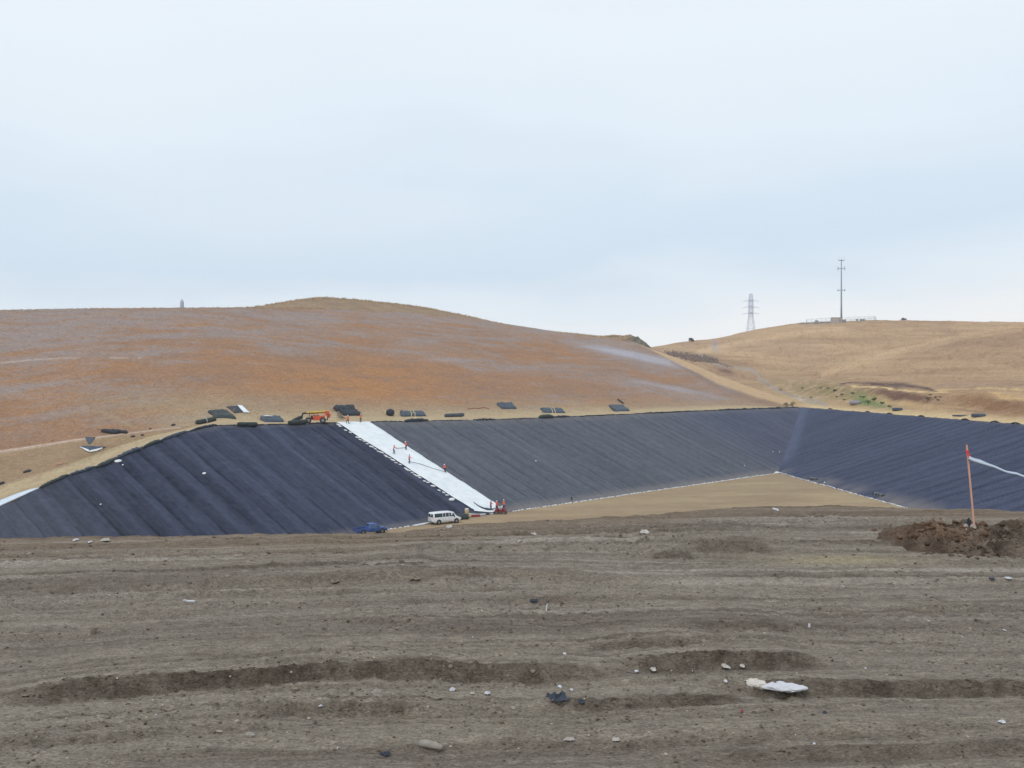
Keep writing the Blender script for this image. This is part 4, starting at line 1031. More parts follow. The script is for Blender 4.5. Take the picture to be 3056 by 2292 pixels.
# ---- persons
def remesh(b, voxel):
    me = bpy.data.meshes.new('tmp'); me.from_pydata([tuple(v) for v in b.v], [], b.f); me.update()
    o = bpy.data.objects.new('tmp', me); COL.objects.link(o)
    m = o.modifiers.new('r', 'REMESH'); m.mode = 'VOXEL'; m.voxel_size = voxel; m.use_smooth_shade = True
    s_ = o.modifiers.new('s', 'SMOOTH'); s_.iterations = 2
    dg = bpy.context.evaluated_depsgraph_get(); res = bpy.data.meshes.new_from_object(o.evaluated_get(dg), depsgraph=dg)
    bpy.data.objects.remove(o); bpy.data.meshes.remove(me); return res
def figure(lean=0.0, la=(.15, .1), ra=(.15, .1), stride=0.0, knee=0.1, head=0.0, turn=0.0):
    """meshes of one pose. arms: (raise forward rad, elbow bend). forward is +Y. hip at .94"""
    hip = Vector((0, -math.sin(lean)*.12, .94-.04*abs(stride)-.03*knee))
    def tor(dz, dy=0, x=0):   # along the leaning torso
        return hip+Vector((x, math.sin(lean)*dz+math.cos(lean)*dy, math.cos(lean)*dz-math.sin(lean)*dy))
    sh = .50
    joints = {}
    body = MB(); shirt = MB(); trs = MB(); bt = MB()
    def ring(c, rx, ry, tilt): return [c+Vector((math.cos(a)*rx, math.sin(a)*ry*math.cos(tilt), -math.sin(a)*ry*math.sin(tilt))) for a in [2*math.pi*k/14 for k in range(14)]]
    prof = [(-.06, .165, .11), (.06, .16, .105), (.18, .145, .10), (.30, .16, .11), (.42, .18, .115), (.50, .165, .10), (.545, .09, .075)]
    body.rings([ring(tor(z), rx, ry, lean) for z, rx, ry in prof])
    shirt.rings([ring(tor(z), rx*1.10+.01, ry*1.16+.01, lean) for z, rx, ry in prof])
    nk = tor(.53); hd = tor(.53)+Vector((0, math.sin(lean+head)*.20+.01, math.cos(lean+head)*.20))
    body.tube([tor(.48), nk, hd-Vector((0, 0, .06))], [.07, .058, .055], 10)
    R = Matrix.Rotation(-(lean*.6+head), 3, 'X') @ Matrix.Rotation(turn, 3, 'Z')
    body.ell(hd, (.076, .095, .118), 14, 10, R=R)
    body.ell(hd+R @ Vector((0, .095, -.012)), (.014, .022, .022), 8, 6, R=R)         # nose
    body.ell(hd+R @ Vector((0, .062, -.085)), (.035, .035, .028), 8, 6, R=R)         # chin
    for sx in (-1, 1):
        body.ell(hd+R @ Vector((sx*.078, -.005, -.005)), (.012, .022, .032), 8, 6, R=R)
        body.ell(hd+R @ Vector((sx*.03, .083, .02)), (.014, .012, .010), 8, 6, R=R)   # brow/eye swell
    body.ell(hd+R @ Vector((0, .088, -.05)), (.026, .012, .010), 8, 6, R=R)           # lips
    hands = []
    for sx, (fa, eb) in ((-1, la), (1, ra)):
        s_ = tor(.47, 0, sx*.20); ang = lean*.0+fa
        d1 = Vector((sx*.10, math.sin(ang), -math.cos(ang))).normalized(); el = s_+d1*.29
        d2 = Vector((-sx*.04, math.sin(ang+eb), -math.cos(ang+eb))).normalized(); wr = el+d2*.26
        body.tube([tor(.49, 0, sx*.13), s_, s_.lerp(el, .5), el, el.lerp(wr, .5), wr], [.06, .062, .052, .043, .04, .028], 10)
        shirt.tube([tor(.485, 0, sx*.12), s_, s_.lerp(el, .5), el, el.lerp(wr, .5), wr-d2*.02], [.075, .078, .066, .057, .052, .042], 10)
        side = Vector((sx, 0, 0)); nrm = d2.cross(side).normalized(); side = nrm.cross(d2).normalized()
        pm = wr+d2*.055
        body.tube([wr-d2*.01, wr+d2*.03, wr+d2*.085, wr+d2*.10], [.026, .036, .038, .03], 10, True, .5)
        for q, ln in zip((-.027, -.009, .009, .027), (.07, .08, .075, .06)):
            b0 = wr+d2*.09+nrm*0+side*q*1.0; c1 = b0+d2*ln*.5; c2 = c1+(d2*.7+nrm*.6*(-1)).normalized()*ln*.5
            body.tube([b0-d2*.02, b0, c1, c2], [.009, .009, .0085, .007], 6)
        tb = wr+d2*.03+side*(-.034); body.tube([tb, tb+(d2*.7-side*.6)*.035, tb+(d2-side*.3)*.065], [.011, .010, .008], 6)
        hands.append(wr+d2*.12)
    for sx in (-1, 1):
        st_ = stride*sx; h_ = hip+Vector((sx*.09, 0, -.02))
        ft = Vector((sx*.11, st_*.36, .085)); mid = (h_+ft)/2; kn = mid+Vector((0, .06+.16*knee, 0.01)); 
        body.tube([h_+Vector((0, 0, .05)), h_, h_.lerp(kn, .5), kn, kn.lerp(ft, .35)+Vector((0, -.015, 0)), ft], [.09, .095, .08, .058, .058, .042], 10)
        trs.tube([h_+Vector((0, 0, .09)), h_, h_.lerp(kn, .5), kn, kn.lerp(ft, .4), ft+Vector((0, 0, .01))], [.105, .11, .094, .074, .075, .066], 12)
        body.tube([ft+Vector((0, -.05, -.045)), ft+Vector((0, .05, -.05)), ft+Vector((0, .15, -.06))], [.04, .042, .03], 8, True, .8)
        bt.tube([ft+Vector((0, -.02, .09)), ft+Vector((0, -.02, .0))], [.058, .06], 10)
        bt.tube([ft+Vector((0, -.085, -.04)), ft+Vector((0, -.03, -.035)), ft+Vector((0, .06, -.04)), ft+Vector((0, .17, -.055)), ft+Vector((0, .20, -.06))], [.04, .053, .052, .042, .02], 10, True, .85)
    trs.rings([ring(tor(z), rx, ry, lean) for z, rx, ry in ((-.12, .15, .11), (-.04, .178, .128), (.06, .172, .12))])
    hm = MB()
    prof = [(0.0, .125), (.03, .122), (.07, .105), (.105, .07), (.12, .02)]
    rs = []
    for z, r_ in [(-.012, .150), (0.0, .150), (.004, .122)]+prof[1:]:
        rs.append([hd+R @ (Vector((math.cos(a)*r_*.9, math.sin(a)*r_*1.05+(.03*max(0, math.sin(a)) if z <= 0 else 0), z+.045))) for a in [2*math.pi*k/18 for k in range(18)]])
    hm.rings(rs)
    hair = MB(); hair.ell(hd+R @ Vector((0, -.018, .022)), (.086, .095, .11), 12, 8, R=R)
    return dict(body=remesh(body, .0085), shirt=remesh(shirt, .018), trousers=remesh(trs, .018), boots=remesh(bt, .014), hat=hm, hair=hair, hands=hands)
POSES = {}
def pose(key, **kw):
    if key not in POSES: POSES[key] = figure(**kw)
    return POSES[key]
def person(loc, yaw, key, label, sm_, tm_, hm_='hat', scale=1.0, group=None, **kw):
    pz = pose(key, **kw)
    def mk(name, src, m):
        me = src.copy(); me.materials.clear(); me.materials.append(m); o = bpy.data.objects.new(name, me); COL.objects.link(o); return o
    root = mk('person', pz['body'], skin); root.matrix_world = Matrix.Translation(loc) @ Matrix.Rotation(yaw, 4, 'Z') @ Matrix.Scale(scale, 4)
    for nm, mm in (('shirt', sm_), ('trousers', tm_), ('boots', boots)):
        c_ = mk(nm, pz[nm], mm); c_.parent = root
    if hm_ == 'hat': c_ = MB(); c_.v = list(pz['hat'].v); c_.f = list(pz['hat'].f); c_.build('hard_hat', hat, root, True)
    else: c_ = MB(); c_.v = list(pz['hair'].v); c_.f = list(pz['hair'].f); c_.build('hair', hatdk, root, True)
    tag(root, label, 'person', group); return root
def ploc(px, py, only=None): return Vector(hit(px, py, only)[0])
face_r, face_cam = -1.2, math.pi
person(ploc(1038, 1264, ('strip', 'hill')), 2.2, 'walk', 'worker in orange walking at the top of the white strip, left of two', vest, dkpants, stride=.75, knee=.3, la=(-.4, .3), ra=(.5, .4))
person(ploc(1076, 1260, ('strip', 'hill')), -2.4, 'stand', 'worker in orange standing at the top of the white strip, right of two', vest2, denim, la=(.2, .5), ra=(.5, .9), lean=.1)
person(ploc(1175, 1354, ('strip',)), -1.3, 'pull', 'bareheaded worker in dark trousers on the white strip at the short grey line', vest2, dkpants, 'hair', la=(.9, .5), ra=(1.1, .3), lean=.22, stride=.35, knee=.3)
person(ploc(1212, 1342, ('strip', 'R')), 2.8, 'bend', 'helmeted worker in orange at the upper right edge of the white strip', vest, dkpants, la=(.7, .4), ra=(.6, .5), lean=.5, knee=.5)
person(ploc(1221, 1383, ('strip',)), -1.2, 'stand2', 'bareheaded worker in a faded orange shirt in the middle of the white strip', vest2, denim, 'hair', la=(.3, .6), ra=(.6, .7), lean=.08, stride=.15)
person(ploc(1329, 1410, ('strip', 'R')), 2.6, 'bend', 'helmeted worker in orange at the lower right edge of the white strip', vest, dkpants, la=(.7, .4), ra=(.6, .5), lean=.5, knee=.5)
person(ploc(1464.5, 1521, ('strip', 'floor', 'R')), -1.0, 'stand2', 'bareheaded worker in rust-orange standing inside the foot of the strip', mat('rust_shirt', A(176, 84, 66), .8), dkpants, 'hair', scale=.98, la=(.3, .6), ra=(.6, .7), lean=.08, stride=.15)
pA = ploc(1482, 1524, ('strip', 'floor', 'R', 'L')); pB = ploc(1504, 1522, ('strip', 'floor', 'R'))
person(pA, -.5, 'hold', 'helmeted worker behind the left red cart holding up white fabric', vest, dkpants, scale=1.06, la=(.5, .9), ra=(.6, .8), lean=.1, stride=.2)
person(pB, .6, 'hold', 'helmeted worker behind the right red cart holding up white fabric', vest2, denim, scale=1.10, la=(.5, .9), ra=(.6, .8), lean=.1, stride=.2)
# fabric held between the two
nA, nB = pA+Vector((.28, .1, .95)), pB+Vector((-.28, .1, .95)); V = np.zeros((7, 16, 3))
for j in range(7):
    for k in range(16):
        t = k/15.; p = nA.lerp(nB, t); V[j, k] = (p.x, p.y-.25*math.sin(j*.9)*.4-.05*j, p.z-.55*math.sin(math.pi*t)*.55-j*(.085)*(1+.3*math.sin(t*9)))
o = sheet('fabric_sheet', V, white); o.modifiers.new('s', 'SOLIDIFY').thickness = .03; tag(o, 'white fabric end sagging between the two workers at the red carts', 'fabric')

# ---- vehicles
def wheel(parent, c, r, wdt, side, name='wheel'):
    t = MB(); x0 = -wdt/2*side; x1 = wdt/2*side
    t.lathe([(x0, r*.55), (x0, r*.93), (x0*.7, r), (x1*.7, r), (x1, r*.93), (x1, r*.62), (x1*.75, r*.58)], c, 'X', 22)
    o = t.build(name, tyre, parent, True)
    k = MB(); k.lathe([(x1*.6, r*.60), (x1*.95, r*.56), (x1*.78, r*.30), (x1*1.0, r*.16), (x1*1.02, .01)], c, 'X', 18); k.build('rim', rimm, o, True)
    return o
def vehicle_body(sec):
    """sec: list of (y, zb, zs, zt, wb, ws, wt); returns MB and a side point function"""
    b = MB(); rs = []
    for (y, zb, zs, zt, wb, ws, wt) in sec:
        half = [(wb*.86, zb), (wb, zb+.10), (ws, (zb+zs)/2), (ws*.995, zs-.03), (ws*.985, zs), (wt+.035, zt-.09), (wt-.02, zt-.03), (wt-.14, zt)]
        ring = [Vector((x, y, z)) for x, z in half]+[Vector((-x, y, z)) for x, z in reversed(half)]
        rs.append(ring)
    b.rings(rs)
    def sp(y, t, side):          # point on the glass side, t 0 belt .. 1 eave
        ys = [s_[0] for s_ in sec]; f_ = lambda k: float(np.interp(y, ys, [s_[k] for s_ in sec]))
        zs, zt, ws, wt = f_(2), f_(3), f_(5), f_(6)
        return Vector((side*((ws*.985)*(1-t)+(wt+.035)*t), y, zs*(1-t)+(zt-.09)*t))
    return b, sp
def pane(parent, pts, m, name='window', off=.012, frame_=True):
    pts = [Vector(p) for p in pts]; n_ = (pts[1]-pts[0]).cross(pts[3]-pts[0]).normalized(); ctr = sum(pts, Vector())/4
    b = MB(); b.add([p+n_*off for p in pts]+[p-n_*.03 for p in pts], [(0, 1, 2, 3), (7, 6, 5, 4), (0, 4, 5, 1), (1, 5, 6, 2), (2, 6, 7, 3), (3, 7, 4, 0)])
    return b.build(name, m, parent)
def make_van():
    t = empty('passenger_van')
    W = .98
    sec = [(-2.86, .50, 1.20, 1.30, .80, .93, .86), (-2.80, .36, 1.20, 2.02, .90, .97, .80), (-2.6, .34, 1.20, 2.10, .96, W, .83), (0.0, .34, 1.20, 2.13, .97, W+.01, .84), (.95, .34, 1.20, 2.10, .97, W, .83), (1.30, .34, 1.19, 2.02, .97, W, .80), (1.95, .36, 1.16, 1.30, .97, .98, .80), (2.45, .40, 1.02, 1.10, .96, .96, .74), (2.80, .45, .88, .96, .90, .90, .70), (2.88, .50, .80, .86, .84, .84, .66)]
    b, sp = vehicle_body(sec); b.build('body', vwhite, t, True)
    def win(y0, y1, side, name='window', a=.10, c_=.88):
        q = [sp(y0, a, side), sp(y1, a, side), sp(y1, c_, side), sp(y0, c_, side)]
        if side < 0: q = [q[1], q[0], q[3], q[2]]
        return pane(t, q, glass, name)
    for side in (-1, 1):
        win(-2.62, -1.02, side); win(-.92, -.42, side); win(-.32, .28, side)
        q = [sp(.38, .1, side), sp(1.62, .12, side), sp(1.30, .84, side), sp(.38, .88, side)]
        if side < 0: q = [q[1], q[0], q[3], q[2]]
        pane(t, q, glass)
        for y in (-.97, -.37, .33, 1.40):
            b = MB(); b.box((side*(W+.006), y, .82), (.012, .02, .8)); b.build('door_gap', dkpl, t)
        b = MB(); b.box((side*(W+.02), .50, 1.08), (.03, .14, .035)); b.build('door_handle', chrome, t)
        b = MB(); b.box((side*1.14, 1.32, 1.30), (.18, .10, .26)); b.build('mirror', dkpl, t, bevel=.02)
        b = MB(); b.box((side*.86, -2.885, 1.22), (.10, .04, .46)); b.build('tail_light', redlamp, t)
        b = MB(); b.box((side*.72, 2.86, .82), (.30, .06, .16)); b.build('headlight', amber, t)
        for y in (-1.75, 1.86):
            b = MB(); b.lathe([(side*.90, .50), (side*.992, .50)], (0, y, .40), 'X', 22); b.build('wheel_arch', dkpl, t)
            wheel(t, (side*.90, y, .37), .37, .24, side)
    # rear doors
    for x in (-.43, .43):
        pane(t, [(x+.33, -2.862, 1.32), (x-.33, -2.862, 1.32), (x-.31, -2.822, 1.84), (x+.31, -2.822, 1.84)], glass, 'window', off=.02)
    b = MB(); b.box((0, -2.885, 1.1), (.02, .03, 1.25)); b.build('door_gap', dkpl, t)
    b = MB(); b.box((0.0, -2.90, .92), (.32, .02, .16)); b.build('number_plate', amber, t)
    b = MB(); b.box((0, -2.93, .50), (1.86, .16, .20)); b.build('bumper', chrome, t, bevel=.04)
    b = MB(); b.box((0, 2.92, .50), (1.80, .16, .26)); b.build('bumper', dkpl, t, bevel=.04)
    b = MB(); b.box((0, 2.885, .76), (1.05, .05, .26)); b.build('grille', dkpl, t)
    pane(t, [(-.80, 1.93, 1.26), (.80, 1.93, 1.26), (.68, 1.34, 1.96), (-.68, 1.34, 1.96)], glass, 'windscreen', off=.03)
    return t
def place_vehicle(t, px, py, heading, label, cat, only=('floor',), sc=1.0, dz=0):
    h, n = hit(px, py, only); t.matrix_world = Matrix.Translation(h+Vector((0, 0, dz+.02))) @ Matrix.Rotation(heading, 4, 'Z') @ Matrix.Scale(sc, 4); tag(t, label, cat); return t
van = make_van()
HD = math.atan2(-E[0], E[1])     # +Y turned onto the foot-of-slope direction
place_vehicle(van, 1327, 1562, HD-.22, 'white passenger van parked on the tan floor below the strip', 'van', sc=1.0)
def make_pickup():
    t = empty('pickup_truck'); W = .92
    sec = [(-.62, .36, 1.06, 1.10, .88, W, .84), (-.58, .36, 1.06, 1.16, .88, W, .80), (-.35, .36, 1.06, 1.66, .88, W, .66), (.55, .36, 1.06, 1.70, .90, W, .68), (.80, .36, 1.05, 1.62, .90, W, .66), (1.35, .36, 1.02, 1.12, .90, W, .70), (2.2, .40, .98, 1.03, .90, .91, .68), (2.52, .46, .88, .93, .84, .86, .62), (2.58, .5, .8, .85, .8, .82, .6)]
    b, sp = vehicle_body(sec); b.build('cab', tblue, t, True)
    bed = MB(); bed.box((.89, -1.62, .74), (.07, 2.04, .60)); bed.box((-.89, -1.62, .74), (.07, 2.04, .60)); bed.box((0, -2.62, .74), (1.72, .06, .60)); bed.box((0, -1.62, .56), (1.72, 1.9, .06)); bed.box((0, -.66, .78), (1.72, .05, .5))
    bed.build('cargo_bed', tblue, t, bevel=.02)
    b = MB(); b.box((0, -1.6, .62), (1.66, 1.8, .03)); b.build('bed_liner', dkpl, t)
    for side in (-1, 1):
        for (y0, y1, y2, y3) in ((-.30, .02, .02, -.22), (.10, 1.10, .74, .10)):
            q = [sp(y0, .1, side), sp(y1, .1, side), sp(y2, .86, side), sp(y3, .86, side)]
            if side < 0: q = [q[1], q[0], q[3], q[2]]
            pane(t, q, glass)
        b = MB(); b.box((side*(W+.006), .06, .74), (.012, .02, .6)); b.build('door_gap', dkpl, t)
        b = MB(); b.box((side*1.05, 1.0, 1.14), (.16, .09, .18)); b.build('mirror', dkpl, t, bevel=.02)
        b = MB(); b.box((side*.88, -2.66, .86), (.12, .05, .26)); b.build('tail_light', redlamp, t)
        b = MB(); b.box((side*.68, 2.57, .80), (.28, .06, .14)); b.build('headlight', amber, t)
        for y in (-1.55, 1.68):
            b = MB(); b.lathe([(side*.82, .47), (side*.938, .47)], (0, y, .40), 'X', 22); b.build('wheel_arch', dkpl, t)
            wheel(t, (side*.84, y, .36), .36, .22, side)
    pane(t, [(.62, -.54, 1.16), (-.62, -.54, 1.16), (-.56, -.38, 1.58), (.56, -.38, 1.58)], glass, 'rear_window', off=.02)
    pane(t, [(-.74, 1.33, 1.10), (.74, 1.33, 1.10), (.58, .84, 1.57), (-.58, .84, 1.57)], glass, 'windscreen', off=.03)
    b = MB(); b.box((0, -2.74, .48), (1.7, .14, .16)); b.build('bumper', chrome, t, bevel=.03)
    b = MB(); b.box((0, 2.62, .50), (1.66, .14, .2)); b.build('bumper', tblue, t, bevel=.03)
    return t
place_vehicle(make_pickup(), 1105, 1593, HD-.30, 'blue pickup truck partly hidden behind the near dirt edge', 'pickup truck', only=('floor',), sc=1.03)
# dark heap in front of the van
h, n = hit(1380, 1550, ('floor',)); b = MB(); g = random.Random(9)
for k in range(4): b.ell((k*.45-.7, g.uniform(-.2, .2), .35), (.6, .5, .4), 10, 7, .15, g)
o = b.build('tarp_heap', blackg, None, False); o.matrix_world = Matrix.Translation(h); tag(o, 'dark tarp heap just beyond the front of the white van', 'tarp')
# gear on the floor between van and strip
h, n = hit(1393, 1539, ('floor', 'L', 'R')); t = empty('water_cooler'); t.matrix_world = Matrix.Translation(h)
b = MB(); b.lathe([(.35, .32), (.4, .36), (1.15, .38), (1.2, .34)], (0, 0, 0), 'Z', 16); b.build('tank', mat('cooler_tan', A(196, 178, 140), .6), t, True)
b = MB(); b.lathe([(1.2, .36), (1.32, .34), (1.36, .1)], (0, 0, 0), 'Z', 16); b.build('lid', whitep, t, True)
b = MB(); [b.tube([(x*.3, y*.3, 0), (x*.25, y*.25, .36)], .03, 6) for x in (-1, 1) for y in (-1, 1)]; b.build('stand', dkpl, t)
tag(t, 'tan drink cooler on legs between van and white strip', 'cooler')
h, n = hit(1402, 1542, ('floor', 'L', 'R')); t = empty('tool_box'); t.matrix_world = Matrix.Translation(h) @ Matrix.Rotation(.6, 4, 'Z')
b = MB(); b.box((0, 0, .28), (.5, .4, .5)); b.build('box_body', mat('box_tan', A(214, 190, 140), .7), t, bevel=.03); b = MB(); b.box((0, 0, .56), (.54, .44, .07)); b.build('lid', whitep, t, bevel=.02)
tag(t, 'small tan box standing left of the flat red crate', 'box')
h, n = hit(1418, 1542, ('floor', 'L', 'R')); t = empty('tool_crate'); t.matrix_world = Matrix.Translation(h) @ Matrix.Rotation(HD+1.2, 4, 'Z')
b = MB(); b.box((0, 0, .22), (1.7, .8, .38)); b.build('crate_body', redm, t, bevel=.04); b = MB(); b.box((0, 0, .45), (1.5, .6, .1)); b.box((-.4, 0, .55), (.4, .4, .12)); b.build('lid', greyw, t, bevel=.02)
b = MB(); b.tube([(.3, 0, .5), (.3, 0, .62), (.6, 0, .62), (.6, 0, .5)], .025, 6); b.build('handle', dkpl, t)
tag(t, 'flat red tool crate on the floor between cooler and strip', 'crate')
h, n = hit(1438, 1537, ('floor', 'L', 'R')); o = bag_mesh(81, 2.2, .5, .35).build('hose_coil', greyw, None, True); o.matrix_world = frame(h, n, .0); tag(o, 'low grey folded cloth right of the red crate', 'fabric')
h, n = hit(1455, 1536, ('floor', 'L', 'R')); t = empty('battery_case'); t.matrix_world = Matrix.Translation(h) @ Matrix.Rotation(.5, 4, 'Z')
b = MB(); b.box((0, 0, .16), (.5, .32, .32)); b.build('case_body', dkpl, t, bevel=.03); b = MB(); b.tube([(-.12, 0, .3), (-.12, 0, .4), (.12, 0, .4), (.12, 0, .3)], .02, 6); b.build('handle', dkpl, t)
tag(t, 'small black case at the tip of the white strip', 'case')
h, n = hit(1468, 1535, ('floor', 'L', 'R')); o = bag_mesh(83, .9, .5, .3).build('cloth_bag', greyw, None, True); o.matrix_world = frame(h, n, .2); tag(o, 'pale crumpled bag left of the red carts', 'bag')
# red carts
def make_cart(label, seed, px, py, yaw):
    t = empty('generator_cart'); h, n = hit(px, py, ('floor', 'R', 'L')); t.matrix_world = Matrix.Translation(h) @ Matrix.Rotation(yaw, 4, 'Z')
    b = MB(); b.box((0, 0, .62), (.95, .62, .42)); b.box((0, 0, .92), (.6, .5, .18)); b.build('engine_housing', redm, t, bevel=.06)
    b = MB()
    for y in (-.36, .36): b.tube([(-.55, y, .35), (-.55, y, 1.12), (.55, y, 1.12), (.55, y, .35), (-.55, y, .35)], .03, 7, False)
    for x in (-.55, .55): b.tube([(x, -.36, 1.12), (x, .36, 1.12)], .03, 7)
    b.build('frame', mat('red_frame', A(120, 40, 50), .5), t)
    b = MB(); b.box((.0, -.34, .70), (.4, .04, .25)); b.build('control_panel', dkpl, t)
    for x in (-.42, .42):
        for sd_ in (-1, 1): 
            wt_ = MB(); wt_.lathe([(-.07, .14), (-.07, .21), (-.04, .24), (.04, .24), (.07, .21), (.07, .12)], (0, 0, 0), 'Y', 16); wt_.xf(Matrix.Translation((x, sd_*.42, .24))); o = wt_.build('wheel', tyre, t, True)
            hb = MB(); hb.lathe([(-.08, .11), (.08, .11)], (0, 0, 0), 'Y', 12); hb.xf(Matrix.Translation((x, sd_*.42, .24))); hb.build('rim', rimm, o)
    b = MB(); b.tube([(-.6, 0, .4), (-1.0, 0, .75), (-1.05, .2, .78), (-1.05, -.2, .78)], .025, 6); b.build('handle', dkpl, t)
    tag(t, label, 'generator cart'); return t
make_cart('left dark red generator cart at the foot of the white strip', 1, 1485, 1534, .25)
make_cart('right bright red generator cart at the foot of the grey slope', 2, 1502, 1534, -.2)

# ---- telescopic handler facing left on the bench
h, n = hit(956, 1266, ('hill', 'L'))
t = empty('telescopic_handler'); HAX = math.atan2(E[1], E[0])
t.matrix_world = Matrix.Translation(h+Vector((NV[0]*1.6, NV[1]*1.6, .15))) @ Matrix.Rotation(.22, 4, 'Z')   # local +X points right along the bench
b = MB(); b.box((0, 0, .95), (3.6, .9, .5)); b.box((.3, -.72, 1.05), (1.5, .6, .85)); b.box((1.5, 0, 1.35), (.8, 1.3, .5)); b.build('chassis', orange, t, bevel=.06)
b = MB(); b.box((.3, .8, 1.2), (1.3, .55, .9)); b.build('engine_cover', orange, t, bevel=.08)
cb = MB()
for x in (-1.25, -.35):
    for y in (-.85, -.15): cb.tube([(x, y, 1.1), (x*.96, y, 2.15)], .045, 6)
cb.box((-.8, -.5, 2.18), (1.1, .85, .08)); cb.box((-.8, -.5, 1.1), (1.0, .8, .1)); cab_o = cb.build('cab', dkpl, t)
b = MB(); b.box((-.75, -.5, 1.4), (.45, .5, .45)); b.build('seat', dkpl, cab_o, bevel=.04)
for x in (-1.45, 1.45):
    for sd_ in (-1, 1):
        wt_ = MB(); wt_.lathe([(-.2, .34), (-.2, .56), (-.12, .62), (.12, .62), (.2, .56), (.2, .34)], (0, 0, 0), 'Y', 20); wt_.xf(Matrix.Translation((x, sd_*.95, .62))); o = wt_.build('wheel', tyre, t, True)
        hb = MB(); hb.lathe([(-.21, .30), (.21, .30)], (0, 0, 0), 'Y', 14); hb.xf(Matrix.Translation((x, sd_*.95, .62))); hb.build('rim', rimm, o)
b = MB(); b.tube([(2.35, 0, 2.35), (.4, 0, 2.28), (-1.8, 0, 2.12)], [.30, .30, .28], 4, True, .9); b.build('boom', yellow, t)
b = MB(); b.tube([(-1.5, 0, 2.13), (-2.6, 0, 2.05)], [.2, .2], 4, True, .9); b.tube([(-2.55, 0, 2.1), (-2.75, 0, 1.1)], [.16, .14], 6); b.build('boom_tip', dkpl, t)
b = MB(); b.box((2.35, 0, 2.05), (.85, .85, .9)); b.box((2.75, 0, 1.55), (.55, .7, .9), Matrix.Rotation(.35, 3, 'Y')); b.build('boom_pivot', orange, t, bevel=.05)
b = MB(); b.tube([(1.0, 0, 1.2), (.2, 0, 2.1)], .07, 8); b.build('lift_cylinder', rimm, t)
b = MB(); b.tube([(1.9, -.7, .9), (2.35, -.75, .6), (2.5, -.8, 1.9)], [.12, .12, .09], 7); b.box((1.95, -.78, .12), (.5, .3, .1)); b.build('stabiliser', dkpl, t)
b = MB(); b.box((-2.85, 0, 1.0), (.1, 1.3, .9)); [b.box((-3.4, y, .72), (1.1, .12, .06)) for y in (-.4, .4)]; b.build('fork_carriage', dkpl, t)
tag(t, 'orange and yellow telescopic handler carrying a black roll at the slope top', 'telehandler')
M0 = t.matrix_world.copy()
b = MB(); g = random.Random(4); pts = [Vector((-2.6-k*.42, -.1, 1.35-.12*k-.012*k*k)) for k in range(9)]
b.tube(pts, [.36, .38, .37, .35, .34, .31, .28, .22, .1], 10); o = b.build('fabric_roll', blackg, None, True); o.matrix_world = M0; tag(o, 'long drooping black roll carried on the handler forks', 'roll')
# heap of stakes behind its right end
h, n = hit(1016, 1252, ('hill',)); b = MB(); g = random.Random(14)
for k in range(46):
    a = g.uniform(-.9, .9); x0 = g.uniform(-1.2, .9)
    b.tube([(x0+a*.5+g.uniform(0, 1.4), g.uniform(-.5, .5), .06+g.uniform(0, .2)), (x0*.25-.7, g.uniform(-.2, .2), 1.5-abs(x0)*.2+g.uniform(-.5, .6))], .035, 5)
o = b.build('stake_pile', mat('grey_wood', A(168, 156, 142), .9, noise=.2, nscale=3)); o.matrix_world = Matrix.Translation(h) @ Matrix.Rotation(HAX, 4, 'Z'); tag(o, 'leaning heap of grey wooden stakes between handler and double bundle', 'stake pile')

# ---- masts, shelter, fence, bushes on the skyline
def on_hill(px, py_hint, s, only=('rhill',)):
    x = (px-CX)/F*s; d = drop(x, s, only, 400); return d[0]
b0 = on_hill(2511, 950, 652); ztop = (CY-776)/F*652; H = ztop-b0.z
t = empty('antenna_mast'); t.location = b0
b = MB(); b.lathe([(-1, .62), (H*.3, .52), (H*.7, .38), (H, .26)], (0, 0, 0), 'Z', 12); b.build('pole', mat('mast_steel', A(134, 150, 170), .6), t, True)
mstl = mat('antenna_steel', A(160, 174, 190), .6)
for (zr, r_, hgt, pan) in ((H-.2, 2.1, .5, False), (H*.865, 2.5, 2.2, True), (H*.515, 2.6, 1.3, True)):
    b = MB()
    for k in range(3):
        a0 = 2*math.pi*k/3+.2; a1 = 2*math.pi*(k+1)/3+.2
        p, q = Vector((math.cos(a0)*r_, math.sin(a0)*r_, zr)), Vector((math.cos(a1)*r_, math.sin(a1)*r_, zr))
        b.tube([p, q], .13 if pan else .2, 6); b.tube([(0, 0, zr), p], .11, 6)
        if pan: b.tube([(0, 0, zr), q.lerp(p, .5)], .1, 6)
    pl = b.build('platform', mstl, t)
    for k in range(6 if pan else 3):
        a0 = 2*math.pi*k/(6 if pan else 3)+.2; x, y = math.cos(a0)*r_*.95, math.sin(a0)*r_*.95
        b = MB()
        if pan: b.box((x, y, zr), (.42, .42, hgt))
        else: b.tube([(x, y, zr), (x, y, zr+2.2)], .08, 6)
        b.build('antenna', mstl, t)
tag(t, 'tall single-pole antenna mast on top of the right hill', 'antenna mast')
b1 = on_hill(2496, 952, 648); t = empty('equipment_shelter'); t.location = b1
b = MB(); b.box((0, 0, 1.5), (6.2, 4, 3.4)); b.build('wall', mat('shelter_wall', A(176, 168, 164), .8), t); b = MB(); b.box((0, 0, 3.3), (6.6, 4.4, .22)); b.build('roof', mat('shelter_roof', A(150, 146, 146), .8), t)
b = MB(); b.box((1.6, -2.03, 1.3), (.95, .08, 2.1)); b.build('door', mat('shelter_door', A(140, 134, 130), .7), t)
tag(t, 'small tan equipment shelter at the foot of the antenna mast', 'shelter')
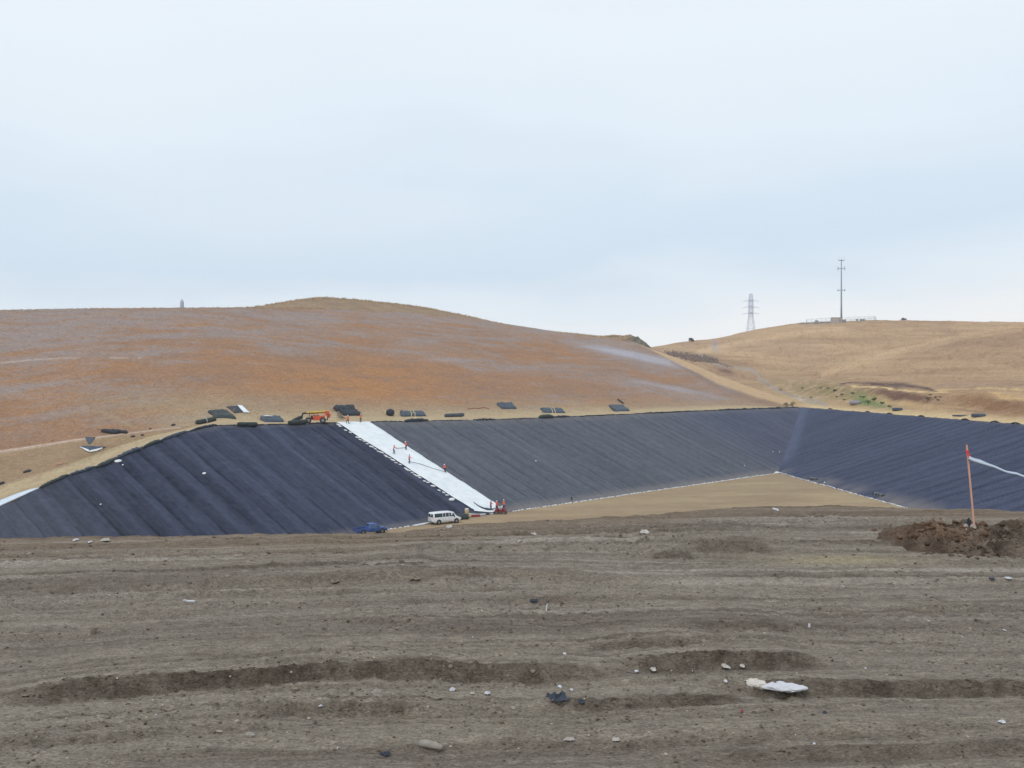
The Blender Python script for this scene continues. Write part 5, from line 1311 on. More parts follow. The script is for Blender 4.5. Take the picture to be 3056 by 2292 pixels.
for (px, w_, h_, lab) in ((2437, 2.0, 1.9, 'small dark cabinet left of the hilltop shelter'), (2519, 2.4, 1.5, 'low cabinet right of the antenna mast foot'), (2558, 1.2, 1.4, 'narrow cabinet at the right inside the hilltop fence'), (2574, 3.0, 1.0, 'long low cabinet at the right inside the hilltop fence')):
    q = on_hill(px, 955, 650); t = empty('cabinet'); t.location = q
    b = MB(); b.box((0, 0, h_/2), (w_, 1.2, h_)); b.build('case_body', mat('cabinet_grey', A(142, 142, 146), .7), t, bevel=.15); b = MB(); b.box((0, 0, h_+.05), (w_*1.08, 1.3, .12)); b.build('lid', greysteel, t)
    tag(t, lab, 'cabinet')
# chain link compound
t = empty('chain_fence'); t.location = on_hill(2500, 950, 645)
base = t.location.copy(); pm = []
corn = [(2405, 640), (2615, 640), (2608, 665), (2408, 665), (2405, 640)]
netm = bpy.data.materials.new('chain_mesh'); netm.use_nodes = True; nt3 = netm.node_tree; pb = nt3.nodes['Principled BSDF']
pb.inputs['Base Color'].default_value = A(150, 156, 162)
tr = nt3.nodes.new('ShaderNodeBsdfTransparent'); ms = nt3.nodes.new('ShaderNodeMixShader'); ms.inputs[0].default_value = .10
nt3.links.new(tr.outputs[0], ms.inputs[1]); nt3.links.new(pb.outputs[0], ms.inputs[2]); nt3.links.new(ms.outputs[0], nt3.nodes['Material Output'].inputs[0])
for k in range(4):
    (xa, sa), (xb, sb) = corn[k], corn[k+1]; pa, pb_ = on_hill(xa, 0, sa), on_hill(xb, 0, sb); n_ = 14 if k % 2 == 0 else 4
    pts = []
    for q in range(n_+1):
        p = pa.lerp(pb_, q/n_); d = drop(p.x, p.y, ('rhill',), 400); pts.append((d[0] if d else p)-base)
    for p in pts[:-1]:
        b = MB(); b.tube([p, p+Vector((0, 0, 2.6))], .06, 6); b.build('post', greysteel, t)
    b = MB(); b.tube([p+Vector((0, 0, 2.5)) for p in pts], .05, 5); b.build('rail', greysteel, t)
    b = MB(); b.add([p+Vector((0, 0, .1)) for p in pts]+[p+Vector((0, 0, 2.5)) for p in pts], [(i_, i_+1, i_+1+len(pts), i_+len(pts)) for i_ in range(len(pts)-1)]); b.build('netting', netm, t)
tag(t, 'faint chain-link fence around the antenna mast on the hilltop', 'fence')
# lattice pylon, farther away
sL = 1000; xL = (2241-CX)/F*sL; q = drop(xL, sL, ('rhill',), 400); zb = q[0].z if q else 40.0
zt = (CY-877)/F*sL; t = empty('lattice_pylon'); t.location = (xL, sL, zb); H = zt-zb
pst = mat('pylon_steel', A(186, 194, 212), .6)
zw = (CY-945)/F*sL-zb
def hw(z): return float(np.interp(z, [0, zw, H*.82, H], [7.5*(zw/45.)+.5, 2.0, 1.9, 1.2]))
legs = []
for sx in (-1, 1):
    for sy in (-1, 1):
        b = MB(); b.tube([(sx*hw(z), sy*hw(z), z) for z in (-1, zw*.5, zw, H*.82, H)], .17, 5); b.build('leg', pst, t)
lv = list(np.linspace(0, zw, 6))+list(np.linspace(zw, H, 9))[1:]
b = MB()
for z0_, z1_ in zip(lv[:-1], lv[1:]):
    a, c_ = hw(z0_), hw(z1_)
    for sg in (-1, 1):
        b.tube([(-a, sg*a, z0_), (c_, sg*c_, z1_)], .11, 4); b.tube([(a, sg*a, z0_), (-c_, sg*c_, z1_)], .11, 4)
        b.tube([(sg*a, -a, z0_), (sg*c_, c_, z1_)], .11, 4); b.tube([(sg*a, a, z0_), (sg*c_, -c_, z1_)], .11, 4)
    for sg in (-1, 1): b.tube([(-c_, sg*c_, z1_), (c_, sg*c_, z1_)], .1, 4)
b.build('bracing', pst, t)
for py in (898, 917, 936):
    z = (CY-py)/F*sL-zb; b = MB()
    for sx in (-1, 1):
        b.tube([(0, 0, z), (sx*8, 0, z-.3)], [.2, .12], 5); b.tube([(0, 0, z+1.6), (sx*8, 0, z-.3)], [.16, .1], 5); b.tube([(sx*8, 0, z-.3), (sx*8, 0, z-2)], .12, 5)
    b.box((0, 0, z+.4), (4.2, 4.2, .9)); b.build('cross_arm', pst, t)
tag(t, 'pale lattice power pylon rising behind the right hill', 'pylon')
# small tower on the left skyline
sT = 360; xT = (543-CX)/F*sT; q = drop(xT, sT, ('hill',), 300); zb = q[0].z; zt = (CY-892)/F*sT; t = empty('tank_tower'); t.location = (xT, sT, zb); H = zt-zb
gst = mat('pale_steel', A(176, 178, 190), .6)
for sx in (-1, 1):
    for sy in (-1, 1): b = MB(); b.tube([(sx*.62, sy*.5, 0), (sx*.55, sy*.4, H*.62)], .07, 6); b.build('leg', gst, t)
b = MB(); b.lathe([(H*.55, .55), (H*.6, .68), (H*.86, .66), (H*.95, .4), (H, .05)], (0, 0, 0), 'Z', 14); b.build('tank', gst, t, True)
b = MB(); [b.tube([(-.6, sy*.45, z), (.6, sy*.45, z)], .05, 5) for z in (H*.2, H*.4) for sy in (-1, 1)]; b.build('brace', gst, t)
tag(t, 'tiny pale tank on legs on the left skyline', 'tank')

# ---- shrubs
def shrub(loc, r_, hgt, m, label, n_=260, seed=0, group=None, name='shrub'):
    g = random.Random(seed); t = empty(name); t.location = loc
    b = MB()
    for k in range(5): a = g.uniform(0, 6.28); b.tube([(0, 0, -.05), (math.cos(a)*r_*.3, math.sin(a)*r_*.3, hgt*.45), (math.cos(a)*r_*.6, math.sin(a)*r_*.6, hgt*.8)], [r_*.05, r_*.03, r_*.01], 5)
    b.build('stem', mat('bark', A(110, 94, 80), .9), t)
    b = MB(); cl = [(g.uniform(-.55, .55)*r_, g.uniform(-.55, .55)*r_, g.uniform(.3, .8)*hgt, g.uniform(.3, .55)) for _ in range(7)]
    for k in range(n_):
        c_ = g.choice(cl); d = Vector((g.gauss(0, 1), g.gauss(0, 1), g.gauss(0, .8))).normalized()*g.uniform(.4, 1)*c_[3]*r_
        p = Vector(c_[:3])+Vector((d.x, d.y, d.z*hgt/r_*.7)); p.z = max(.03, p.z); s_ = r_*g.uniform(.08, .2)
        u_ = Vector((g.gauss(0, 1), g.gauss(0, 1), g.gauss(0, 1))).normalized(); v_ = u_.cross(Vector((g.gauss(0, 1), g.gauss(0, 1), g.gauss(0, 1)))).normalized()
        b.add([p-u_*s_, p+v_*s_*.6, p+u_*s_, p-v_*s_*.6], [(0, 1, 2, 3)])
    b.build('foliage', m, t); tag(t, label, 'shrub', group); return t
gr1 = mat('green_leaves', A(100, 122, 82), .8, noise=.35, nscale=1.2); gr2 = mat('olive_leaves', A(124, 120, 94), .85, noise=.3, nscale=1.2); gr3 = mat('dark_leaves', A(74, 74, 80), .85, noise=.3, nscale=1)
h, n = hit(2065, 1019.5, ('rhill',)); shrub(h, 2.4, 2.8, gr3, 'lone dark round bush on the skyline between the hills', 500, 1)
h, n = hit(2698, 954.5, ('rhill',)); shrub(h, 2.4, 1.3, gr3, 'small dark bush on the skyline right of the mast', 250, 2)
k = 0
for (px, py, r_) in ((2470, 1160, 1.3), (2490, 1168, 1.6), (2512, 1180, 1.3), (2545, 1176, 1.3), (2519, 1194, 1.0), (2497, 1186, 1.1), (2770, 1192, 1.2), (2792, 1188, .9), (2806, 1186, .8), (2800, 1196, .9), (2450, 1160, 1.1), (2395, 1160, 1.0), (2330, 1165, 1.0), (2775, 1180, .8), (2610, 1195, 1.6), (2590, 1203, 1.6), (2575, 1188, 1.4), (2630, 1206, 1.4), (2655, 1216, 1.3), (2420, 1188, 1.0)):
    h, n = hit(px, py, ('rhill',)); k += 1
    shrub(h, r_*.8, r_*.6, gr1 if py > 1186 and px < 2680 else gr2, 'low scrubby green-grey bush on the ground below the right hill', 150, k+10, 'low bushes below the right hill')
for (px, py) in ((2348, 1214), (2366, 1212)):
    h, n = hit(px, py, ('hill', 'rhill', 'R')); k += 1; shrub(h, 1.3, 1.7, gr2, 'thin bush at the top of the slope corner', 140, k+10, 'thin bushes at the slope corner')

# ---- rubble on the right hill's flank and spoil heap on the ridge
rubm = mat('rubble_rock', A(122, 106, 98), .95, noise=.35, nscale=.8)
b = MB(); g = random.Random(31)
for k in range(650):
    px = g.uniform(1985, 2140); py = 1052+(px-1970)*.16+g.gauss(0, 4.5)
    try: h, n = hit(px, py, ('rhill',))
    except RuntimeError: continue
    r_ = .25+.75*g.random()**2.5; b.ell(h+Vector((0, 0, r_*.2)), (r_, r_*.8, r_*g.uniform(.5, .9)), 6, 4, .25, g)
o = b.build('rubble', rubm); tag(o, kind='stuff')
xs2 = np.linspace(1690, 1962, 130); yt = np.interp(xs2, [1690, 1720, 1760, 1800, 1830, 1862, 1887, 1893, 1905, 1925, 1948, 1962], [1001, 1001.5, 1003, 1002, 1001, 1002, 1000, 1004, 1007, 1022, 1041, 1055])
yb = np.interp(xs2, [1690, 1760, 1830, 1890, 1962], [1005, 1008, 1016, 1024, 1058])
scx = np.interp(xs2, xs, sC); rows = []
for i in range(34):
    t = i/20.
    if i <= 20: s = scx-2+t*13; y = yb+2-(yb+2-yt)*t**.8
    else: s = scx+11+(i-20)*1.6; y = yt+(i-20)*1.2
    rows.append(np.stack([(xs2-CX)/F*s, s, -(y-CY)/F*s], -1))
V = np.array(rows); pk = ss(0, .35, (np.arange(34)/20.))[:, None]
V[..., 2] += (fbm(V[..., 0]*.45, V[..., 1]*.45, 4, 71, .65)-.5)*2.2*pk
V[..., 1] += (fbm(V[..., 0]*.5, V[..., 2]*.9, 4, 72, .65)-.5)*3*pk
X = V[..., 0]/V[..., 1]*F+CX
t_ = ss(1868, 1895, X)[..., None]; t2 = np.clip(fbm(V[..., 0]*.5, V[..., 2]*1.2, 4, 9)*2-.5, 0, 1)[..., None]
c = (An(168, 142, 112)*(1-t2)+An(132, 116, 100)*t2)*(1-t_) + (An(126, 122, 106)*(1-t2)+An(96, 92, 84)*t2)*t_
o = sheet('spoil_heap', V, M_hill, c, smooth=False); tag(o, 'rough dark spoil heap on the ridge at the right end of the big hill', 'earth heap')

# ---- grass tufts on the skylines
tm = mat('tuft_straw', A(180, 156, 124), .95, noise=.25, nscale=.3)
b = MB(); g = random.Random(41)
def tuft(p, hgt):
    for _ in range(4):
        a = g.uniform(0, 6.28); d = Vector((math.cos(a), math.sin(a), 0))*g.uniform(.08, .2); l = Vector((g.uniform(-.3, .3), g.uniform(-.3, .3), 1))*hgt*g.uniform(.6, 1)
        q = p+Vector((g.uniform(-.4, .4), g.uniform(-.4, .4), -.05)); b.add([q-d, q+d, q+l], [(0, 1, 2)])
for k in range(1500):
    x = g.uniform(760, 1800); s = float(np.interp(x, mx_, sc))+g.uniform(34, 44); d = drop((x-CX)/F*s, s, ('mound', 'hill'))
    if d: tuft(d[0], g.uniform(.3, 1.0))
for k in range(700):
    x = g.uniform(-50, 780); s = float(np.interp(x, xs, sC))+g.uniform(-3, 6); d = drop((x-CX)/F*s, s, ('hill',))
    if d: tuft(d[0], g.uniform(.15, .45))
for k in range(500):
    x = g.uniform(735, 1500); s = float(np.interp(x, xs, sC))+g.uniform(-1, 3); d = drop((x-CX)/F*s, s, ('hill',))
    if d: tuft(d[0], g.uniform(.3, .7))
o = b.build('grass_tufts', tm); tag(o, kind='stuff')
tm2 = mat('tuft_dry', A(188, 156, 120), .95, noise=.2, nscale=.2); b = MB(); n_t = 0
while n_t < 3400:
    s = 1/g.uniform(1/520., 1/175.); x = g.uniform(-40, 2300); p_ = ((x-CX)/F*s, s); u_, v_ = uv_of(*p_)
    if v_ < VT+16: continue
    d = drop(p_[0], p_[1], ('hill',)); n_t += 1
    if d is None: continue
    for _ in range(3):
        a = g.uniform(0, 6.28); dd_ = Vector((math.cos(a), math.sin(a), 0))*g.uniform(.10, .28); q = d[0]+Vector((g.uniform(-.5, .5), g.uniform(-.5, .5), -.05)); b.add([q-dd_, q+dd_, q+Vector((g.uniform(-.2, .2), 0, g.uniform(.08, .26)))], [(0, 1, 2)])
n_t = 0
while n_t < 3200:
    s = 1/g.uniform(1/640., 1/215.); x = g.uniform(2000, 3090); p_ = ((x-CX)/F*s, s)
    if p_[0] < 116: n_t += 1; continue
    d = drop(p_[0], p_[1], ('rhill',)); n_t += 1
    if d is None: continue
    k_ = s/300.
    for _ in range(3):
        a = g.uniform(0, 6.28); dd_ = Vector((math.cos(a), math.sin(a), 0))*g.uniform(.12, .4)*k_; q = d[0]+Vector((g.uniform(-.8, .8), g.uniform(-.8, .8), -.05)); b.add([q-dd_, q+dd_, q+Vector((g.uniform(-.2, .2), 0, g.uniform(.08, .28)*k_))], [(0, 1, 2)])
o = b.build('dry_grass', tm2); tag(o, kind='stuff')

# ================================================================== near ground objects
def gdrop(px, py):
    h, n = hit(px, py, ('ground',)); return h, n
# dirt mound round the stake
mx0, mx1, my0, my1 = 6.9, 12.8, 16.6, 21.2
nx, ny = 330, 240
X, Y = np.meshgrid(np.linspace(mx0, mx1, nx), np.linspace(my0, my1, ny))
def hump(cx_, cy_, rx, ry, h_, p=1.0): return h_*np.exp(-(((X-cx_)/rx)**2+((Y-cy_)/ry)**2)**p)
hh = np.maximum.reduce([hump(7.85, 19.0, .62, .9, .30), hump(8.9, 19.3, 1.0, .9, .22), hump(10.2, 19.5, .8, .8, .36), hump(9.3, 17.8, 1.3, .8, .17), hump(10.5, 17.9, 1.3, .8, .19), hump(11.7, 18.9, .9, 1.1, .27)])
edge_ = ss(.015, .10, hh+.05*(fbm(X*2.2, Y*2.2, 3, 211)-.5))
rg_ = fbm(X*1.6, Y*1.6, 4, 201, .6); vor = np.abs(fbm(X*3.2, Y*3.2, 3, 203, .55)-.5)*2
hh2 = hh + edge_*((rg_-.5)*.26 + (.35-vor)*.20 + (fbm(X*5.5, Y*5.5, 4, 205, .7)-.5)*.24)
gz = gheight(X, Y, hi=False)[0]
V = np.stack([X, Y, gz + hh2 - .10*(1-edge_) - .02], -1)
redd = ss(.15, .3, hh)*ss(18.1, 18.9, Y)*np.clip(ss(9.9, 8.4, X)+.35, 0, 1)
redd = .62*np.clip(np.maximum(redd, hump(7.85, 18.9, .75, .9, 1.0))*(.6+.8*(fbm(X*2, Y*2, 3, 207)-.3)), 0, 1)[..., None]
t_ = np.clip(fbm(X*2.5, Y*2.5, 4, 209)*2-.5, 0, 1)[..., None]
c = (An(76, 66, 58)*(1-t_)+An(118, 106, 94)*t_)*(1-redd) + (An(104, 80, 64)*(1-t_)+An(126, 97, 76)*t_)*redd
mo = sheet('dirt_mound', V, M_ground, c); tag(mo, 'rough reddish-brown dirt mound around the wooden stake', 'dirt mound')
BV['mnd'] = bvh_of(mo)
# stake
sb = P(2910, 1602, 19.0); dtop = P(2885, 1327, 19.15)
st_d = (dtop-sb).normalized(); base_p = sb - st_d*.25; side = Vector((1, 0, 0)); side = (side-st_d*side.dot(st_d)).normalized(); dep = st_d.cross(side)
b = MB(); L_ = (dtop-base_p).length
rs = []
for q in (0, .5, .97, 1.0):
    w_ = .0155 if q < 1 else .010
    cc = base_p+st_d*L_*q; rs.append([cc-side*w_-dep*.009, cc+side*w_-dep*.009, cc+side*w_+dep*.009, cc-side*w_+dep*.009])
b.rings(rs); o = b.build('survey_stake', wood); tag(o, 'tall thin wooden stake leaning in the dirt mound', 'stake')
stake_o = o
b = MB(); pr = [P(2887+q*1.6, 1345+q*3.0, 19.10) for q in range(7)]
rb = [[p+Vector((-.014, 0, 0)), p+Vector((.012+.004*math.sin(i_*2), .01, 0)), p+Vector((.012, .012, -.004))] for i_, p in enumerate(pr)]; b.rings(rb)
pr = [P(2886+q*.8, 1348+q*3.2, 19.08) for q in range(7)]; b.rings([[p+Vector((-.012, 0, 0)), p+Vector((.012, .004, 0)), p+Vector((.010, .008, -.004))] for p in pr])
b.lathe([(-.02, .028), (.02, .028)], P(2887, 1347, 19.13), 'Z', 8)
o = b.build('flagging_ribbon', mat('red_ribbon', A(226, 66, 58), .6)); o.parent = stake_o; 
tapem = mat('barrier_tape_plastic', A(190, 202, 218), .35, spec=.5, noise=.06, nscale=3)
pts = interp_pts([(2889, 1366, 19.1, .045), (2905, 1373, 19.0, .05), (2925, 1379, 18.9, .055), (2945, 1386, 18.8, .035), (2970, 1394, 18.65, .028), (3000, 1407, 18.5, .024), (3015, 1411, 18.4, .032), (3035, 1414, 18.3, .024), (3056, 1422, 18.2, .022), (3120, 1440, 17.9, .025), (3200, 1452, 17.6, .025)], 60)
rs = []
for i_, (x, y, s, w_) in enumerate(pts):
    p = P(x, y, s); a = .5+.35*math.sin(i_*.35); u_ = Vector((.15, .2, 1)).normalized()*w_*math.cos(a*.6); v_ = Vector((0, .008, 0))
    rs.append([p-u_, p+v_, p+u_, p-v_])
b = MB(); b.rings(rs); o = b.build('barrier_tape', tapem, None, True); tag(o, 'twisted pale plastic tape tied to the stake and running right', 'tape')
b = MB(); p1_ = P(3200, 1452, 17.6); d = drop(p1_.x, p1_.y, ('ground',)); b.box((p1_.x, p1_.y, (p1_.z+.3+d[0].z)/2), (.04, .02, p1_.z+.3-d[0].z)); o = b.build('survey_stake', wood); tag(o, 'second wooden stake beyond the right border', 'stake')
# rag and bag tied round the foot
b = MB(); g = random.Random(8); q = P(2898, 1578, 19.0)
for k in range(6): b.ell(q+Vector((g.uniform(-.10, .08), g.uniform(-.02, .08), g.uniform(-.05, .05))), (.05, .03, .045), 7, 5, .35, g)
o = b.build('plastic_bag', mat('dirty_plastic', A(176, 166, 158), .6, noise=.2, nscale=20)); tag(o, 'dirty pale plastic bag snagged on the foot of the stake', 'bag')
b = MB(); q = P(2892, 1558, 19.05); b.ell(q, (.04, .025, .07), 7, 6, .3, g); b.ell(q+Vector((-.03, 0, -.06)), (.045, .03, .05), 7, 6, .3, g)
o = b.build('dark_rag', black); tag(o, 'dark rag behind the foot of the stake', 'rag')
b = MB(); b.tube([P(2905, 1582, 18.95), P(2915, 1588, 18.9), P(2924, 1600, 18.85), P(2928, 1612, 18.8)], .008, 5); o = b.build('string', mat('string_pink', A(206, 168, 150), .8)); tag(o, 'loose pale string hanging from the stake foot', 'string')

# ---- soil clods and gravel: countless
ND = np.random.default_rng(5)
N_ = 52000
s_ = 1/np.sqrt(ND.uniform(1/23.0**2, 1/6.6**2, N_)) ; s_ = 1/ND.uniform(1/22.5, 1/6.6, N_)
tx_ = ND.uniform(-.56, .56, N_); cx_ = tx_*s_; cy_ = s_
gz_, fr_, w_, se_ = gheight(cx_, cy_)
dens = .16+.9*fr_+.45*ss(.5, .65, fbm(cx_*.35, w_*.8, 3, 43))
keep = (ND.uniform(0, 1, N_) < dens) & (cy_ < se_-.05)
cx_, cy_, gz_, fr_ = cx_[keep], cy_[keep], gz_[keep], fr_[keep]
sz = (.0035+.0135*ND.uniform(0, 1, len(cx_))**5)*(cy_/9.0)**.7
ph_ = (1+5**.5)/2; ico = np.array([(-1, ph_, 0), (1, ph_, 0), (-1, -ph_, 0), (1, -ph_, 0), (0, -1, ph_), (0, 1, ph_), (0, -1, -ph_), (0, 1, -ph_), (ph_, 0, -1), (ph_, 0, 1), (-ph_, 0, -1), (-ph_, 0, 1)])/1.9
icf = np.array([(0, 11, 5), (0, 5, 1), (0, 1, 7), (0, 7, 10), (0, 10, 11), (1, 5, 9), (5, 11, 4), (11, 10, 2), (10, 7, 6), (7, 1, 8), (3, 9, 4), (3, 4, 2), (3, 2, 6), (3, 6, 8), (3, 8, 9), (4, 9, 5), (2, 4, 11), (6, 2, 10), (8, 6, 7), (9, 8, 1)])
def lumps(name, cx_, cy_, cz_, sz, colr, m):
    n_ = len(cx_); jit = 1+ND.uniform(-.3, .3, (n_, 12, 1)); sc3 = np.stack([ND.uniform(.8, 1.5, n_), ND.uniform(.7, 1.2, n_), ND.uniform(.5, .9, n_)], -1)[:, None, :]
    an = ND.uniform(0, 6.28, n_); ca, sa = np.cos(an)[:, None], np.sin(an)[:, None]
    v = ico[None]*jit*sc3*sz[:, None, None]; x = v[..., 0]*ca-v[..., 1]*sa; y = v[..., 0]*sa+v[..., 1]*ca
    v = np.stack([x+cx_[:, None], y+cy_[:, None], v[..., 2]+cz_[:, None]+sz[:, None]*.15], -1).reshape(-1, 3)
    f = (icf[None]+np.arange(n_)[:, None, None]*12).reshape(-1, 3)
    me = bpy.data.meshes.new(name); me.vertices.add(len(v)); me.vertices.foreach_set('co', v.reshape(-1).astype(np.float32)); me.loops.add(f.size); me.loops.foreach_set('vertex_index', f.reshape(-1).astype(np.int32))
    me.polygons.add(len(f)); me.polygons.foreach_set('loop_start', (np.arange(len(f))*3).astype(np.int32)); me.update(calc_edges=True)
    a = me.color_attributes.new('Col', 'FLOAT_COLOR', 'POINT'); c4 = np.ones((n_, 12, 4), np.float32); c4[..., :3] = colr[:, None, :]; a.data.foreach_set('color', c4.reshape(-1)); me.materials.append(m)
    o = bpy.data.objects.new(name, me); COL.objects.link(o); return o
r_ = ND.uniform(0, 1, (len(cx_), 1)); colr = An(96, 84, 74)*(1-r_)+An(142, 131, 118)*r_
lt_ = (ND.uniform(0, 1, (len(cx_), 1)) > .975); colr = np.where(lt_, An(176, 168, 152), colr)
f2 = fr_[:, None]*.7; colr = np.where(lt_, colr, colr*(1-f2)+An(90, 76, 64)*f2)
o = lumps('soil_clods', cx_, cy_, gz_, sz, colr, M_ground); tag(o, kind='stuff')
# clods of the mound
n_ = 2600; mx_r = ND.uniform(7.2, 12.6, n_); my_r = ND.uniform(17.0, 20.4, n_); zz_ = []; ok = []
for k in range(n_):
    d = drop(mx_r[k], my_r[k], ('mnd', 'ground')); ok.append(d is not None); zz_.append(d[0].z if d else 0)
hv = np.array([float(np.exp(-(((x-9.6)/2.5)**4+((y-18.5)/1.5)**2))) for x, y in zip(mx_r, my_r)]); keep = np.array(ok) & (ND.uniform(0, 1, n_) < hv)
mx_r, my_r, zz_ = mx_r[keep], my_r[keep], np.array(zz_)[keep]; r_ = ND.uniform(0, 1, (len(mx_r), 1)); rr_ = ((mx_r < 9)&(my_r > 18.4))[:, None]
o = lumps('mound_clods', mx_r, my_r, zz_, .010+.06*ND.uniform(0, 1, len(mx_r))**3, np.where(rr_, An(98, 78, 64)*(1-r_)+An(120, 96, 78)*r_, An(72, 62, 54)*(1-r_)+An(116, 104, 92)*r_), M_ground); tag(o, kind='stuff')

# ---- litter and rocks on the near ground
def rock(px, py, wpx, label, m, hk=.6, seed=0, stretch=1.0):
    h, n = gdrop(px, py); r_ = wpx*h.y/F/2; g = random.Random(seed or int(px)); b = MB(); b.ell((0, 0, r_*hk*.45), (r_*stretch, r_*.75, r_*hk), 10, 7, .13, g)
    o = b.build('rock', m); o.matrix_world = Matrix.Translation(h) @ Matrix.Rotation(g.uniform(-.3, .3), 4, 'Z') @ Matrix.Rotation(g.uniform(-.2, .2), 4, 'Y'); tag(o, label, 'rock'); return o
rkm = mat('pale_rock', A(150, 143, 133), .9, noise=.2, nscale=18, bump=.01, bscale=30); rkd = mat('brown_rock', A(132, 120, 106), .95, noise=.2, nscale=18, bump=.01, bscale=30)
rock(1123, 2078, 36, 'pale angular rock sitting at the foot of the dark berm', rkm, .8, 3)
rock(880, 2060, 26, 'small rounded rock embedded in the dark berm face', rkd, .6, 4)
rock(745, 2197, 30, 'pale stone in the near left foreground', rkm, .6, 5)
rock(655, 2184, 22, 'flat pale stone left of the pale foreground stone', rkm, .35, 6)
rock(1310, 2238, 18, 'dark end stone beside the cylindrical chunk', rkd, .8, 8)
rock(1345, 1992, 16, 'dark clod stone above the berm near the centre', rkd, .8, 9)
rock(1590, 2006, 16, 'dark brown stone on top of the berm right of centre', rkd, .7, 10)
rock(1532, 2115, 18, 'small rounded stone below the berm in the centre', rkm, .6, 12)
h, n = gdrop(1288, 2234); b = MB(); g = random.Random(2); r_ = 12*h.y/F
b.tube([(-.10, .03, r_), (-.05, .015, r_*1.05), (.03, -.015, r_*.9), (.09, -.04, r_*.7)], [r_*.85, r_*1.05, r_*.9, r_*.6], 10); o = b.build('concrete_chunk', rkm, None, True); o.matrix_world = Matrix.Translation(h); tag(o, 'long rounded concrete chunk lying in the near centre foreground', 'rubble')
def crumple(px, py, wpx, hpx, label, m, seed, name='plastic_scrap', cat='scrap', group=None, lift=0.0):
    """thin crumpled sheet lying on the soil"""
    h, n = gdrop(px, py); W_ = wpx*h.y/F/2*.72; D_ = max(.02, hpx*h.y*h.y/F/3.0*.45); g = random.Random(seed*7+1)
    nt_, nr_ = 16, 5; vs = [Vector((0, 0, .02))]; fs = []
    rad = [g.uniform(.5, 1.05) for _ in range(nt_)]; rad = [(rad[q]*1.4+rad[q-1]*.6)/2 for q in range(nt_)]
    hz_ = min(W_, .16)*.5
    for q in range(1, nr_+1):
        for k in range(nt_):
            a = 2*math.pi*k/nt_+g.uniform(-.12, .12); r_ = rad[k]*q/nr_*(1+g.uniform(-.1, .1))
            z = .004+lift+(hz_*g.uniform(.1, 1) if q < nr_ else g.uniform(0, .3)*hz_)
            vs.append(Vector((math.cos(a)*r_*W_, math.sin(a)*r_*D_, z)))
    for k in range(nt_): fs.append((0, 1+k, 1+(k+1) % nt_))
    for q in range(nr_-1):
        for k in range(nt_): fs.append((1+q*nt_+k, 1+(q+1)*nt_+k, 1+(q+1)*nt_+(k+1) % nt_, 1+q*nt_+(k+1) % nt_))
    b = MB(); b.add(vs, fs); o = b.build(name, m); o.matrix_world = Matrix.Translation(h+Vector((0, 0, .004))) @ Matrix.Rotation(g.uniform(-.25, .25), 4, 'Z')
    s2 = o.modifiers.new('s', 'SOLIDIFY'); s2.thickness = .004; tag(o, label, cat, group); return o
wp = mat('white_plastic_film', A(198, 198, 202), .5, noise=.06, nscale=12); dp = mat('dirty_white_film', A(186, 180, 172), .7, noise=.15, nscale=14); bp_ = mat('blue_black_film', A(58, 64, 76), .45, noise=.25, nscale=14)
# the big white bag
h, n = gdrop(2330, 2052); t = empty('plastic_bag'); t.matrix_world = Matrix.Translation(h)
g = random.Random(3); sc_b = h.y/F
rs = []
for i_ in range(33):
    q = i_/32.; x = (q-.5)*134*sc_b+.02; k_ = max(.08, math.sin(math.pi*(q*.93+.05)))**.5*(1-.25*q); ring = []
    for j_ in range(26):
        a = 2*math.pi*j_/26; nn_ = float(fbm(np.array([x*16.+3]), np.array([a*1.6]), 3, 5, .6)[0])-.5
        ring.append(Vector((x, math.cos(a)*.12*k_*(1+nn_*.5)-.06*q, max(-.02, .016+math.sin(a)*.036*k_*(1+nn_*1.8)))))
    rs.append(ring)
b = MB(); b.rings(rs); b.build('bag_body', wp, t, False)
rs = []
for i_ in range(14):
    q = i_/13.; x = -.15-q*.20; k_ = .45+.65*math.sin(math.pi*min(1, q*.75+.2))**.7 if q < .95 else .3; rs.append([Vector((x, math.cos(a)*.07*k_*(1+.7*(float(fbm(np.array([x*22.]), np.array([a*1.7]), 3, 15)[0])-.5))+.015+.03*q, max(-.02, .025+math.sin(a)*.04*k_*(1+1.2*(float(fbm(np.array([x*22.]), np.array([a*1.7]), 3, 25)[0])-.5))))) for a in [2*math.pi*j_/20 for j_ in range(20)]])
b = MB(); b.rings(rs); b.build('knotted_end', mat('tan_film', A(196, 188, 178), .6, noise=.12, nscale=14), t, False)
tag(t, 'large crumpled white plastic bag with a tan knotted end', 'plastic bag')
crumple(1665, 2092, 120, 26, 'crumpled blue-black plastic sheet in the centre right foreground', bp_, 4, lift=.01)
crumple(1735, 2098, 46, 12, 'dark plastic tail at the right of the blue-black sheet', bp_, 6)
h, n = gdrop(565, 1797); b = MB(); b.box((0, 0, .015), (.155, .05, .016), Matrix.Rotation(-.12, 3, 'Z')); b.box((-.06, -.01, .028), (.04, .04, .012), Matrix.Rotation(-.1, 3, 'Z')); o = b.build('white_board', wp, None, False, .003); o.location = h; tag(o, 'small flat white board lying alone left of centre', 'board')
crumple(1592, 1594, 24, 12, 'crumpled pale scrap right of centre near the far edge', dp, 9)
crumple(1922, 1591, 50, 12, 'long pale scrap near the far edge right of centre', dp, 11)
crumple(2316, 1522, 20, 9, 'white scrap on the far rim near the tan floor', wp, 13)
crumple(1342, 1574, 34, 9, 'pale boards on the far rim below the van', dp, 14)
crumple(1325, 1580, 30, 9, 'grey clump on the far rim below the van', rkd, 15)
crumple(226, 1613, 24, 9, 'white scrap on the left rim, the leftmost', wp, 16)
crumple(268, 1619, 20, 7, 'white scrap on the left rim, second from the left', wp, 17)
